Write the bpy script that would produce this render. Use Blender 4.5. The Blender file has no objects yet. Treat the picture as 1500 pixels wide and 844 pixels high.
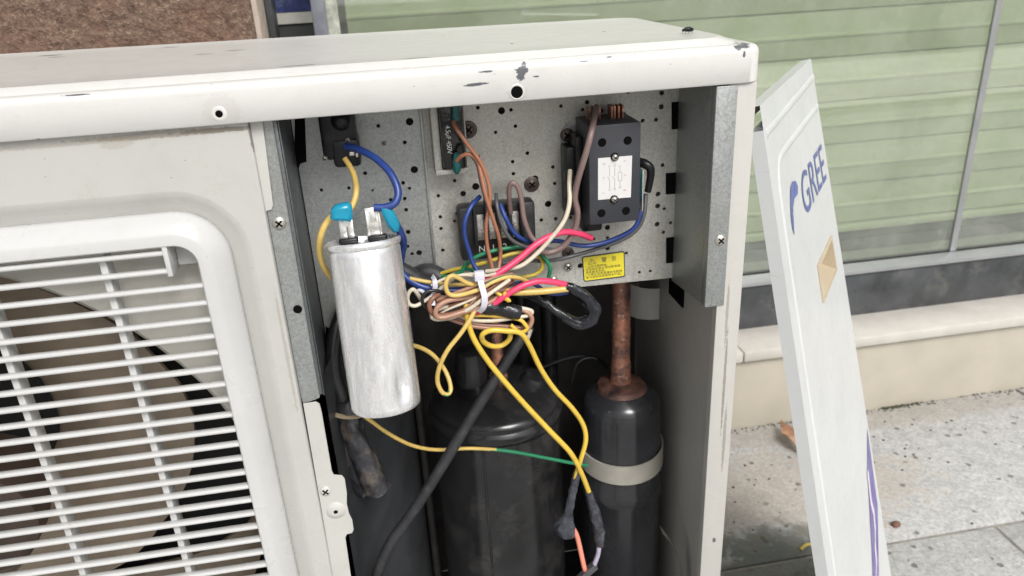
import bpy, bmesh, math, random
from mathutils import Vector, Matrix, noise as mnoise
random.seed(7)
R = math.radians
S = bpy.context.scene
COL = S.collection

# ------------------------------------------------------------------ camera
cd = bpy.data.cameras.new('camera'); cam = bpy.data.objects.new('camera', cd); COL.objects.link(cam)
cam.matrix_world = Matrix([[0.984628, 0.111113, -0.134767, -0.25653], [-0.16751, 0.382113, -0.908807, -0.517409], [-0.049484, 0.917411, 0.394851, 0.689157], [0.0, 0.0, 0.0, 1.0]])
cd.sensor_width = 36; cd.lens = 27.011; cd.clip_start = .01; cd.clip_end = 500
cd.dof.use_dof = True; cd.dof.focus_distance = .56; cd.dof.aperture_fstop = 11
S.camera = cam
# ------------------------------------------------------------------ daylight under a bright cloudy sky
w = bpy.data.worlds.new('World'); S.world = w; w.use_nodes = True
nt = w.node_tree; bg = nt.nodes['Background']
sky = nt.nodes.new('ShaderNodeTexSky'); sky.sky_type = 'NISHITA'; sky.sun_disc = False
SUN_EL, SUN_AZ = 45, 164          # degrees; azimuth clockwise from +Y
sky.sun_elevation = R(SUN_EL); sky.sun_rotation = R(SUN_AZ); sky.dust_density = 4; sky.air_density = 1.0; sky.ozone_density = .5
hs = nt.nodes.new('ShaderNodeHueSaturation'); hs.inputs['Saturation'].default_value = .22
nt.links.new(sky.outputs[0], hs.inputs['Color']); nt.links.new(hs.outputs[0], bg.inputs[0]); bg.inputs[1].default_value = .11
sl = bpy.data.lights.new('sun', 'SUN'); sl.energy = 1.9; sl.angle = R(22); sl.color = (1, .98, .955)
so = bpy.data.objects.new('sun', sl); COL.objects.link(so)
so.rotation_euler = (R(90-SUN_EL), 0, R(180-SUN_AZ)); so.location = (0, -3, 5)
S.view_settings.view_transform = 'Standard'; S.view_settings.look = 'None'
S.view_settings.exposure = .4; S.view_settings.gamma = 1

# ------------------------------------------------------------------ materials
def nodes(name):
    m = bpy.data.materials.new(name); m.use_nodes = True
    t = m.node_tree; return m, t, t.nodes['Principled BSDF']
def N(t, kind, **kw):
    n = t.nodes.new('ShaderNode' + kind)
    for k, v in kw.items():
        if k in n.inputs.keys(): n.inputs[k].default_value = v
        else: setattr(n, k, v)
    return n
def mixc(t, fac, a, b, mode='MIX'):
    n = t.nodes.new('ShaderNodeMix'); n.data_type = 'RGBA'; n.blend_type = mode
    for sock, v in ((n.inputs[0], fac), (n.inputs[6], a), (n.inputs[7], b)):
        if hasattr(v, 'links'): t.links.new(v, sock)
        else: sock.default_value = (*v, 1) if isinstance(v, tuple) and len(v) == 3 else v
    return n.outputs[2]
def ramp(t, src, lo, hi, a=0., b=1.):
    n = t.nodes.new('ShaderNodeMapRange'); n.inputs[1].default_value = lo; n.inputs[2].default_value = hi
    n.inputs[3].default_value = a; n.inputs[4].default_value = b; t.links.new(src, n.inputs[0]); return n.outputs[0]
def math_(t, op, a, b=None):
    n = t.nodes.new('ShaderNodeMath'); n.operation = op
    for i, v in enumerate((a, b)):
        if v is None: continue
        if hasattr(v, 'links'): t.links.new(v, n.inputs[i])
        else: n.inputs[i].default_value = v
    return n.outputs[0]
def coords(t, scale=(1, 1, 1), rnd=True):
    tc = t.nodes.new('ShaderNodeTexCoord'); mp = t.nodes.new('ShaderNodeMapping'); mp.inputs['Scale'].default_value = scale
    t.links.new(tc.outputs['Object'], mp.inputs[0])
    if rnd:
        oi = t.nodes.new('ShaderNodeObjectInfo'); cx = t.nodes.new('ShaderNodeCombineXYZ')
        for i, k in enumerate((7., 3., 5.)): t.links.new(math_(t, 'MULTIPLY', oi.outputs['Random'], k), cx.inputs[i])
        t.links.new(cx.outputs[0], mp.inputs['Location'])
    return mp.outputs[0]
def noise(t, vec, sc, det=3, rough=.6, dist=0.):
    n = N(t, 'TexNoise', Scale=sc, Detail=det, Roughness=rough, Distortion=dist); t.links.new(vec, n.inputs['Vector']); return n.outputs['Fac']
def bump(t, bs, h, strength, dist):
    b = N(t, 'Bump', Strength=strength, Distance=dist); t.links.new(h, b.inputs['Height']); t.links.new(b.outputs[0], bs.inputs['Normal']); return b
def mat(name, col, rough=.5, metal=0., var=.06, vs=40., bmp=0., bs_=200., dirt=0., dcol=(.10, .08, .06), ds=25., stretch=(1, 1, 1), rvar=.1, spec=.5, coat=0.):
    m, t, b = nodes(name)
    v = coords(t, stretch); n1 = noise(t, v, vs)
    c2 = tuple(max(0, c*(1-var*2.2)) for c in col); c3 = tuple(min(1, c*(1+var)) for c in col)
    c = mixc(t, ramp(t, n1, .3, .7), c2, c3)
    if dirt:
        n2 = noise(t, v, ds, 6, .7)
        c = mixc(t, ramp(t, n2, .52, .74, 0, dirt), c, dcol)
    t.links.new(c, b.inputs['Base Color'])
    b.inputs['Metallic'].default_value = metal; b.inputs['Specular IOR Level'].default_value = spec
    if coat: b.inputs['Coat Weight'].default_value = coat; b.inputs['Coat Roughness'].default_value = .15
    t.links.new(ramp(t, noise(t, v, vs*2.3), .3, .7, max(0.03, rough-rvar), min(1, rough+rvar)), b.inputs['Roughness'])
    if bmp: bump(t, b, noise(t, v, bs_, 4), bmp, .001)
    return m
M = {}
def spots(t, pos, items, wob=.28, soft=.15):
    """mask of ragged chips: items = (x, y, z, rx, ry, rz)"""
    nz = N(t, 'TexNoise', Scale=420., Detail=3., Roughness=.7); t.links.new(pos, nz.inputs['Vector'])
    tot = None
    for x, y, z, a, b_, c_ in items:
        s = N(t, 'VectorMath', operation='SUBTRACT'); t.links.new(pos, s.inputs[0]); s.inputs[1].default_value = (x, y, z)
        dv = N(t, 'VectorMath', operation='DIVIDE'); t.links.new(s.outputs[0], dv.inputs[0]); dv.inputs[1].default_value = (a, b_, c_)
        ln = N(t, 'VectorMath', operation='LENGTH'); t.links.new(dv.outputs[0], ln.inputs[0])
        d = math_(t, 'ADD', ln.outputs['Value'], math_(t, 'MULTIPLY', math_(t, 'SUBTRACT', nz.outputs['Fac'], .5), wob*6))
        mk = ramp(t, d, 1.05, 1.05-soft)
        tot = mk if tot is None else math_(t, 'MAXIMUM', tot, mk)
    return tot
def painted(name, col, chips=(), dirt=.25, rough=.38, stains=(), dust=None):
    m, t, b = nodes(name)
    pos = coords(t, rnd=False)
    n1 = noise(t, pos, 9., 5, .6); n2 = noise(t, pos, 60., 6, .75)
    c = mixc(t, ramp(t, n1, .3, .7), tuple(x*.94 for x in col), col)
    c = mixc(t, ramp(t, n2, .56, .8, 0, dirt), c, (.33, .29, .22))
    st = coords(t, (60, 60, 900), rnd=False)
    c = mixc(t, ramp(t, noise(t, st, 1., 3), .6, .8, 0, .18), c, (.45, .43, .39))
    for rot, sc_ in ((.5, (25, 25, 520)), (-.9, (18, 18, 420))):      # fine scratches
        mp = t.nodes.new('ShaderNodeMapping'); mp.inputs['Rotation'].default_value = (0, rot, .2); mp.inputs['Scale'].default_value = sc_; t.links.new(pos, mp.inputs[0])
        c = mixc(t, ramp(t, noise(t, mp.outputs[0], 1., 2, .5), .70, .76, 0, .35), c, (.40, .38, .34))
    c = mixc(t, ramp(t, noise(t, pos, 28., 6, .7), .50, .78, 0, .30), c, tuple(x*.72 for x in col))
    spk = N(t, 'TexVoronoi', Scale=85.); t.links.new(pos, spk.inputs['Vector'])
    c = mixc(t, math_(t, 'MULTIPLY', ramp(t, spk.outputs['Distance'], .055, .03), .6), c, (.14, .12, .10))
    if dust:      # settled dust film on the flat raised field
        sx = N(t, 'SeparateXYZ'); t.links.new(pos, sx.inputs[0])
        ed_ = math_(t, 'ADD', sx.outputs[1], math_(t, 'MULTIPLY', math_(t, 'SUBTRACT', noise(t, coords(t, (40, 260, 1), rnd=False), 1., 5), .5), .008))
        dm = math_(t, 'MULTIPLY', ramp(t, ed_, .0195, .0215), ramp(t, noise(t, coords(t, (12, 160, 1), rnd=False), 1., 5), .25, .7, .75, 1.))
        c = mixc(t, dm, c, dust)
    for (x, y, z, a, b_, c_, al, sc) in stains:
        mk = spots(t, pos, [(x, y, z, a, b_, c_)], .25); c = mixc(t, math_(t, 'MULTIPLY', mk, al), c, sc)
    t.links.new(ramp(t, n2, .3, .8, rough-.06, rough+.2), b.inputs['Roughness'])
    hgt = noise(t, pos, 700., 2)
    if chips:
        mk = spots(t, pos, chips); c = mixc(t, mk, c, (.095, .10, .11))
        hgt = math_(t, 'SUBTRACT', math_(t, 'MULTIPLY', hgt, .25), mk)
    t.links.new(c, b.inputs['Base Color'])
    bump(t, b, hgt, .12, .0006)
    b.inputs['Coat Weight'].default_value = .12; b.inputs['Coat Roughness'].default_value = .25
    return m
CREAM = (.455, .45, .425)
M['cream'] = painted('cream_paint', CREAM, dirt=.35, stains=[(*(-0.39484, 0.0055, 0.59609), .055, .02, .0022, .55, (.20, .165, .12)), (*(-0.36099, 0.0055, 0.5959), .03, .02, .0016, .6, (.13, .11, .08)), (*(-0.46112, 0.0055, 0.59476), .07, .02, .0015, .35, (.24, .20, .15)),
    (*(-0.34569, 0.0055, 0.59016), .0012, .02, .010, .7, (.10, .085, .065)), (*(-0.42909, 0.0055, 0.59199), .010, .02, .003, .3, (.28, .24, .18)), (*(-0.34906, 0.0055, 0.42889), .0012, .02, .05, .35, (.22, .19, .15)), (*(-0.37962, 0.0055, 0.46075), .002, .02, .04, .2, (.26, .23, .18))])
M['lid'] = painted('lid_paint', (.60, .595, .572), chips=[
    (-0.1952, 0.0, 0.6134, 0.0084, 0.02, 0.00082), (-0.1989, 0.0, 0.6128, 0.0063, 0.02, 0.00075), (-0.1888, 0.0, 0.6209, 0.0052, 0.02, 0.00068), (-0.1651, 0.0, 0.6196, 0.0042, 0.02, 0.00315), (-0.1662, 0.0, 0.6162, 0.0028, 0.02, 0.003), (-0.1636, 0.0, 0.6231, 0.0017, 0.02, 0.00225), (-0.0104, 0.0, 0.6247, 0.006, 0.02, 0.00127), (-0.0066, 0.0, 0.6262, 0.0035, 0.02, 0.00105), (-0.0129, 0.0, 0.6239, 0.0021, 0.02, 0.0015),
    (-0.1555, 0.0, 0.6154, 0.0021, 0.02, 0.0006), (-0.1052, 0.0, 0.6243, 0.0021, 0.02, 0.00045), (-0.1226, 0.0, 0.6229, 0.0035, 0.02, 0.00045), (-0.0091, 0.0, 0.6196, 0.001, 0.02, 0.00225), (-0.4714, 0.0, 0.5998, 0.0014, 0.02, 0.00075), (-0.4434, 0.0, 0.6248, 0.0077, 0.02, 0.00045),
    (-0.5302, 0.2094, 0.629, 0.01, 0.003, 0.02), (-0.4359, 0.2184, 0.629, 0.009, 0.0025, 0.02), (-0.3721, 0.1585, 0.629, 0.008, 0.0025, 0.02), (-0.5189, 0.1922, 0.629, 0.007, 0.002, 0.02), (-0.3116, 0.0304, 0.629, 0.012, 0.0015, 0.02), (-0.2329, 0.0254, 0.629, 0.01, 0.0016, 0.02), (-0.3928, 0.1416, 0.629, 0.008, 0.0018, 0.02), (-0.1589, 0.0744, 0.629, 0.0012, 0.003, 0.02), (-0.2015, 0.1733, 0.629, 0.001, 0.003, 0.02), (-0.0748, 0.1195, 0.629, 0.0012, 0.004, 0.02)], dirt=.2, dust=(.50, .495, .47),
    stains=[(*(-0.35992, 0.0, 0.60775), .012, .01, .012, .12, (.30, .27, .21)), (*(-0.16945, 0.0, 0.60573), .007, .01, .007, .15, (.30, .27, .21))])
M['side'] = painted('side_paint', (.46, .45, .42), dirt=.35, chips=[(*(-0.00531, 0.004, 0.19042), .0016, .01, .0026), (*(-0.02436, 0.02, 0.27436), .001, .01, .001)],
    stains=[(*(-0.00577, 0.004, 0.35619), .0012, .01, .05, .6, (.12, .10, .08)), (*(-0.00236, 0.004, 0.30161), .0014, .01, .035, .5, (.14, .12, .09)), (*(-0.00741, 0.004, 0.41921), .0012, .01, .03, .5, (.16, .13, .10))])
M['flange'] = painted('flange_paint', (.48, .475, .445), dirt=.35)
M['cover'] = painted('cover_paint', (.56, .57, .57), dirt=.12, chips=[])
M['plastic'] = mat('white_plastic', (.50, .50, .49), .32, var=.02, vs=15, dirt=.25, dcol=(.42, .40, .36), ds=90)
M['ivory'] = mat('ivory_plastic', (.50, .42, .30), .45, var=.03)
M['shroud'] = mat('shroud_paint', (.50, .485, .435), .45, var=.05, vs=12, dirt=.3, dcol=(.25, .22, .17))
M['blade'] = mat('fan_blade_plastic', (.215, .17, .125), .45, var=.1, vs=14, dirt=.4, dcol=(.10, .078, .058), ds=20)
M['darkblade'] = mat('fan_hub_plastic', (.10, .07, .055), .5, var=.15, vs=10)
M['void'] = mat('cavity_shade', (.02, .02, .02), .7)  # near-black tone painting the darkness behind the fan
def N_gray(t, col):
    n = t.nodes.new('ShaderNodeRGBToBW'); t.links.new(col, n.inputs[0]); return n.outputs[0]
def galv(name, col, metal=.45, rough=.5, soot=()):
    m, t, b = nodes(name); pos = coords(t, rnd=False)
    vo = N(t, 'TexVoronoi', Scale=700.); t.links.new(pos, vo.inputs['Vector'])
    sp = math_(t, 'ADD', math_(t, 'MULTIPLY', N_gray(t, vo.outputs['Color']), .55), math_(t, 'MULTIPLY', noise(t, pos, 1300., 2, .6), .45))
    c = mixc(t, ramp(t, sp, .25, .75), tuple(x*.80 for x in col), tuple(x*1.14 for x in col))
    big = noise(t, pos, 22., 5, .65)
    c = mixc(t, ramp(t, big, .48, .80, 0, .45), c, (col[0]*.72, col[1]*.68, col[2]*.58))
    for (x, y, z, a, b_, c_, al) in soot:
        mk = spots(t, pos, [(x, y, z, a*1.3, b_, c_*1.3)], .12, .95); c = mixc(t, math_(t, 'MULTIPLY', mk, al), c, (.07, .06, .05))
    gr = noise(t, coords(t, (500, 500, 40), rnd=False), 1., 4)
    c = mixc(t, ramp(t, gr, .60, .75, 0, .25), c, (.10, .095, .085))
    t.links.new(c, b.inputs['Base Color']); b.inputs['Metallic'].default_value = metal
    t.links.new(ramp(t, sp, .2, .8, rough-.1, rough+.12), b.inputs['Roughness'])
    bump(t, b, big, .10, .002); return m
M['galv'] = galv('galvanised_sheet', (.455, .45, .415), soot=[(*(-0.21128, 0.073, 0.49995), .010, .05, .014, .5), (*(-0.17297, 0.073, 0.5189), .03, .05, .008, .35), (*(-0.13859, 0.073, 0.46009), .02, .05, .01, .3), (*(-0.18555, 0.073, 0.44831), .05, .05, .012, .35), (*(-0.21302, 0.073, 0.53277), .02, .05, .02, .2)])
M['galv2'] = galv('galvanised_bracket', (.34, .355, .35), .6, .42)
M['galv3'] = galv('shade_toned_bracket', (.14, .15, .155), .6, .4)  # same galvanised sheet, darkened to paint in the shade on the bracket wall
def brushed():
    m, t, b = nodes('aluminium_can')
    v = coords(t, (420, 420, 22), rnd=False); st = noise(t, v, 1., 5, .7); big = noise(t, coords(t, (190, 190, 14), rnd=False), 1., 4, .6)
    c = mixc(t, ramp(t, st, .3, .75), (.72, .72, .73), (.93, .93, .935)); c = mixc(t, ramp(t, big, .52, .75, 0, .42), c, (.45, .45, .47))
    t.links.new(c, b.inputs['Base Color']); b.inputs['Metallic'].default_value = .72
    t.links.new(ramp(t, big, .3, .75, .17, .38), b.inputs['Roughness']); bump(t, b, st, .035, .0006)
    b.inputs['Anisotropic'].default_value = .0
    return m
M['can'] = brushed()
M['steel'] = mat('screw_steel', (.55, .53, .48), .35, .8, dirt=.5, dcol=(.22, .15, .09), ds=300, vs=300)
M['rustscrew'] = mat('rusty_screw', (.085, .065, .058), .45, .5, dirt=.5, ds=300)
M['dark'] = mat('recess_shade', (.005, .005, .005), .9, spec=.03)  # near-black faces paint the shade inside holes, slots and screw crosses
M['tin'] = mat('tinned_tab', (.66, .65, .62), .3, .8, vs=200)
M['black'] = mat('black_plastic', (.010, .010, .012), .36, var=.2, dirt=.12, dcol=(.03, .028, .025), spec=.3)
M['blackm'] = mat('black_moulding', (.016, .016, .018), .48, var=.2, dirt=.4, dcol=(.07, .065, .055), ds=80)
M['contactor'] = mat('contactor_plastic', (.030, .032, .040), .5, var=.12, vs=25, dirt=.12, dcol=(.12, .12, .12), bmp=.1, bs_=900)
M['enamel'] = mat('black_enamel', (.017, .017, .018), .19, var=.25, vs=18, dirt=.6, dcol=(.062, .058, .052), ds=20, bmp=.05, bs_=30, rvar=.05)
M['enamel2'] = mat('accumulator_enamel', (.021, .022, .025), .19, var=.2, vs=20, dirt=.4, dcol=(.05, .049, .048), ds=24, bmp=.04, bs_=40, rvar=.04)
M['partition'] = mat('dark_partition_paint', (.055, .058, .062), .38, .1, var=.15, vs=14, dirt=.5, dcol=(.02, .02, .02), ds=18)
M['rear'] = mat('rear_plate', (.035, .032, .030), .6, var=.2)
M['rubber'] = mat('rubber_cable', (.022, .022, .025), .55, var=.2, dirt=.4, dcol=(.085, .08, .075), ds=120, bmp=.2, bs_=300)
M['tape'] = mat('vinyl_tape', (.014, .015, .020), .2, var=.3, vs=90, bmp=.6, bs_=160, dirt=.3, dcol=(.06, .06, .075), ds=70)
M['tape3'] = mat('sheen_vinyl_tape', (.050, .054, .066), .26, var=.35, vs=120, bmp=.7, bs_=220, dirt=.4, dcol=(.14, .145, .17), ds=140)  # black tape lightened, its grey-blue sheen put into the colour
M['tape2'] = mat('dusty_tape', (.032, .032, .038), .38, var=.3, vs=60, bmp=.9, bs_=110, dirt=.7, dcol=(.24, .19, .145), ds=24)
def copper():
    m, t, b = nodes('old_copper'); v = coords(t, rnd=False)
    n = noise(t, v, 55., 6, .7); n2 = noise(t, v, 150., 4)
    c = mixc(t, ramp(t, n, .38, .62), (.10, .06, .055), (.46, .20, .125)); c = mixc(t, ramp(t, n2, .58, .72, 0, .7), c, (.70, .48, .36))
    t.links.new(c, b.inputs['Base Color']); b.inputs['Metallic'].default_value = .55
    t.links.new(ramp(t, n, .3, .7, .6, .3), b.inputs['Roughness']); bump(t, b, n2, .5, .001); return m
M['copper'] = copper()
M['rustcap'] = mat('rusty_cap', (.10, .045, .032), .65, .1, var=.4, vs=60, dirt=.6, dcol=(.03, .022, .02), ds=40, bmp=.4)
M['strap'] = mat('galvanised_strap', (.40, .38, .33), .5, .3, var=.08, vs=30, dirt=.2)
M['label'] = mat('label_white', (.60, .59, .585), .4, var=.02)
M['ink'] = mat('ink_black', (.05, .05, .055), .5); M['redink'] = mat('ink_red', (.55, .18, .15), .5)
M['greyink'] = mat('ink_grey', (.28, .28, .29), .5)
M['whiteink'] = mat('ink_white', (.62, .62, .6), .5)
M['yellowlabel'] = mat('label_yellow', (.68, .58, .03), .35, var=.03)
M['logo'] = mat('logo_blue', (.10, .125, .33), .35, var=.05); M['purple'] = mat('decal_purple', (.13, .10, .30), .35, var=.06, dirt=.3, dcol=(.6, .6, .65), ds=160, stretch=(1, 1, .08))
M['decalpale'] = mat('decal_pale', (.66, .60, .68), .4, var=.03)
def wiremat(name, col, rough=.36): return mat(name, col, rough, var=.05, vs=60, dirt=.42, dcol=tuple(c*.42 for c in col), ds=70, rvar=.1)
WC = dict(yellow=(.64, .44, .06), ygold=(.57, .40, .115), blue=(.018, .045, .20), pink=(.70, .05, .13), cream=(.58, .52, .41), brown=(.22, .10, .065), orange=(.36, .15, .085),
          mauve=(.20, .135, .125), grey=(.075, .075, .08), green=(.02, .20, .095), black=(.014, .014, .016), tan=(.36, .195, .13), salmon=(.80, .27, .19), lilac=(.42, .39, .50), dkyellow=(.48, .36, .05))
for k, c in WC.items(): M['w_'+k] = wiremat(k+'_insulation', c)
def translucent(name, col, alpha_like=.35):
    m, t, b = nodes(name); b.inputs['Base Color'].default_value = (*col, 1); b.inputs['Roughness'].default_value = .18
    b.inputs['Transmission Weight'].default_value = alpha_like; b.inputs['IOR'].default_value = 1.4; b.inputs['Subsurface Weight'].default_value = 0
    return m
M['sleeve'] = translucent('blue_vinyl_sleeve', (.02, .42, .62), .5)
M['tie'] = translucent('nylon_tie', (.74, .73, .82), .25); M['oldtie'] = mat('old_nylon_tie', (.30, .235, .15), .5, dirt=.3)
M['boot'] = translucent('green_boot', (.02, .13, .13), .3)
M['shrink'] = mat('heat_shrink', (.008, .008, .009), .14, var=.3, vs=60, bmp=.5, bs_=90)

# ------------------------------------------------------------------ mesh helpers
def smooth(me, ang=38):
    bm = bmesh.new(); bm.from_mesh(me)
    bmesh.ops.recalc_face_normals(bm, faces=bm.faces)
    for f in bm.faces: f.smooth = True
    for e in bm.edges:
        if len(e.link_faces) == 2: e.smooth = e.calc_face_angle(0) < R(ang)
    bm.to_mesh(me); bm.free()
class MB:
    def __init__(s): s.v = []; s.f = []; s.mi = []
    def add(s, v, f, mi=0):
        k = len(s.v); s.v += [tuple(p) for p in v]; s.f += [tuple(i+k for i in q) for q in f]; s.mi += [mi]*len(f); return s
    def bm(s, b, mi=0):
        b.verts.index_update(); s.add([v.co[:] for v in b.verts], [[v.index for v in f.verts] for f in b.faces], mi); b.free(); return s
    def box(s, lo, hi, bev=0, mi=0, seg=2, M_=None):
        b = bmesh.new(); bmesh.ops.create_cube(b, size=1)
        lo, hi = Vector(lo), Vector(hi)
        for v in b.verts: v.co = Vector([lo[i] + (v.co[i]+.5)*(hi[i]-lo[i]) for i in range(3)])
        if bev: bmesh.ops.bevel(b, geom=b.edges[:], offset=bev, segments=seg, profile=.5, affect='EDGES')
        if M_ is not None: bmesh.ops.transform(b, matrix=M_, verts=b.verts)
        return s.bm(b, mi)
    def lathe(s, prof, c, axis=(0, 0, 1), n=32, mi=0, cap=True):
        ax = Vector(axis).normalized(); u = ax.orthogonal().normalized(); w_ = ax.cross(u); c = Vector(c); v = []; f = []
        for (r, h) in prof:
            for i in range(n):
                a = 2*math.pi*i/n; v.append(c + ax*h + (u*math.cos(a)+w_*math.sin(a))*r)
        for j in range(len(prof)-1):
            for i in range(n): f.append((j*n+i, j*n+(i+1) % n, (j+1)*n+(i+1) % n, (j+1)*n+i))
        if cap: f.append(tuple(range(n))[::-1]); f.append(tuple(range((len(prof)-1)*n, len(prof)*n)))
        return s.add(v, f, mi)
    def loft(s, loops, close=True, capA=False, capB=False, mi=0):
        n = len(loops[0]); v = [p for l in loops for p in l]; f = []
        for j in range(len(loops)-1):
            for i in range(n if close else n-1): f.append((j*n+i, j*n+(i+1) % n, (j+1)*n+(i+1) % n, (j+1)*n+i))
        if capA: f.append(tuple(range(n))[::-1])
        if capB: f.append(tuple(range((len(loops)-1)*n, len(loops)*n)))
        return s.add(v, f, mi)
    def tube(s, pts, r, n=10, mi=0, sub=6, stripe=None, wob=0., flat=1., up=None):
        P_ = spline(pts, sub); rr = r if callable(r) else (lambda q: r)
        T = [(P_[min(i+1, len(P_)-1)]-P_[max(i-1, 0)]).normalized() for i in range(len(P_))]
        u = (Vector(up) if up else T[0].orthogonal()); u = (u-T[0]*u.dot(T[0])).normalized(); loops = []
        for i, p in enumerate(P_):
            u = (u - T[i]*u.dot(T[i])).normalized(); b = T[i].cross(u); q = i/(len(P_)-1); ra = rr(q)
            lp = []
            for k in range(n):
                a = 2*math.pi*k/n; x = ra*(1+wob*(mnoise.noise(p*170+Vector((k*.7, 0, 0))))); lp.append(p + u*math.cos(a)*x*flat + b*math.sin(a)*x)
            loops.append(lp)
        k0 = len(s.f); s.loft(loops, True, True, True, mi)
        if stripe:
            L = len(loops)-1; half = n//2
            for j in range(L):
                for i in range(n):
                    if stripe(j/L, i/n): s.mi[k0+j*n+i] = 1
        return s
    def mesh(s, name, ang=38):
        me = bpy.data.meshes.new(name); me.from_pydata(s.v, [], s.f); me.polygons.foreach_set('material_index', s.mi); me.update(); smooth(me, ang); return me
def spline(pts, sub=6):
    p = [Vector(q) for q in pts]
    if len(p) == 2 or sub <= 1: return p if len(p) > 2 else [p[0].lerp(p[1], i/4) for i in range(5)]
    out = []
    for i in range(len(p)-1):
        a, b, c, d = p[max(i-1, 0)], p[i], p[i+1], p[min(i+2, len(p)-1)]
        for k in range(sub):
            t = k/sub; out.append(.5*((2*b) + (c-a)*t + (2*a-5*b+4*c-d)*t*t + (3*b-3*c+d-a)*t**3))
    out.append(p[-1]); return out
def link(name, me, mats, parent=None, label=None, cat=None, group=None, kind=None, loc=None):
    o = bpy.data.objects.new(name, me); COL.objects.link(o)
    if me is not None and len(me.materials) == 0:
        for k in (mats if isinstance(mats, (list, tuple)) else [mats]): me.materials.append(M[k])
    if loc is not None: o.location = loc
    if parent is not None: attach(o, parent)
    for k, v in (('label', label), ('category', cat), ('group', group), ('kind', kind)):
        if v: o[k] = v
    return o
WORLD = {}
def attach(o, parent):
    o.parent = parent; o.matrix_parent_inverse = Matrix.Translation(-WORLD.get(parent.name, Vector(parent.location)))
    WORLD[o.name] = Vector(o.location)
def empty(name, loc, label, cat, group=None):
    e = bpy.data.objects.new(name, None); COL.objects.link(e); e.location = loc; e.empty_display_size = .05; WORLD[e.name] = Vector(loc)
    e['label'] = label; e['category'] = cat
    if group: e['group'] = group
    return e
def plate(outer, holes, thick, y, bev=0., ang=30):
    """sheet in the XZ plane: front face at y, going back by thick; outer and holes are lists of (x, z)"""
    cu = bpy.data.curves.new('plate', 'CURVE'); cu.dimensions = '2D'; cu.fill_mode = 'BOTH'; cu.extrude = thick/2-bev; cu.bevel_depth = bev; cu.bevel_resolution = 1; cu.offset = -bev
    for poly in [outer]+list(holes):
        sp = cu.splines.new('POLY'); sp.points.add(len(poly)-1); sp.use_cyclic_u = True
        for p, (a, b) in zip(sp.points, poly): p.co = (a, b, 0, 1)
    o = bpy.data.objects.new('plate', cu); COL.objects.link(o)
    me = bpy.data.meshes.new_from_object(o.evaluated_get(bpy.context.evaluated_depsgraph_get()))
    bpy.data.objects.remove(o)
    me.materials.clear()
    for v in me.vertices: v.co = Vector((v.co.x, y+thick/2-v.co.z, v.co.y))
    smooth(me, ang); return me
def disc(cx, cz, r, n=14): return [(cx+r*math.cos(2*math.pi*i/n), cz+r*math.sin(2*math.pi*i/n)) for i in range(n)]
def rrect(x0, x1, z0, z1, r, n=8):
    out = []
    for cx, cz, a0 in ((x1-r, z1-r, 0), (x0+r, z1-r, 90), (x0+r, z0+r, 180), (x1-r, z0+r, 270)):
        for i in range(n+1):
            a = R(a0+90*i/n); out.append((cx+r*math.cos(a), cz+r*math.sin(a)))
    return out
def text_mesh(body, size, mapf, extrude=0., shear=0., spacing=1., bold=0.):
    cu = bpy.data.curves.new('text', 'FONT'); cu.body = body; cu.size = size; cu.align_x = 'CENTER'; cu.align_y = 'CENTER'; cu.shear = shear; cu.space_character = spacing; cu.offset = bold
    o = bpy.data.objects.new('text', cu); COL.objects.link(o)
    me = bpy.data.meshes.new_from_object(o.evaluated_get(bpy.context.evaluated_depsgraph_get())); bpy.data.objects.remove(o); me.materials.clear()
    v = [mapf(p.co.x, p.co.y) for p in me.vertices]; f = [tuple(p.vertices) for p in me.polygons]; bpy.data.meshes.remove(me)
    return v, f
_scr = {}
def screw(parent, p, r, mats=('steel', 'dark'), axis=(0, -1, 0), name='screw', washer=0.):
    key = (round(r, 4), tuple(mats), axis, washer)
    if key not in _scr:
        b = MB(); ax = Vector(axis)
        if washer: b.lathe([(washer, -.001), (washer, .0006), (washer*.9, .001)], (0, 0, 0), axis, 20)
        b.lathe([(r, -.001), (r, .0006), (r*.85, .0014), (r*.5, .002), (r*.2, .0022)], (0, 0, 0), axis, 18)
        u = ax.orthogonal().normalized(); w_ = ax.cross(u)
        for d, e in ((u, w_), (w_, u)):
            q = [d*sx*r*.62 + e*sy*r*.13 + ax*h for h in (.0012, .0024) for sx, sy in ((-1, -1), (1, -1), (1, 1), (-1, 1))]
            b.add(q, [(0, 1, 2, 3), (4, 5, 6, 7), (0, 1, 5, 4), (1, 2, 6, 5), (2, 3, 7, 6), (3, 0, 4, 7)], 1)
        _scr[key] = b.mesh('screw')
        for k in mats: _scr[key].materials.append(M[k])
    return link(name, _scr[key], None, parent, loc=p)
def prism(pts, y0, y1, bev=0): return plate(pts, [], y1-y0, y0, bev)
G = -.06     # ground level

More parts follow.
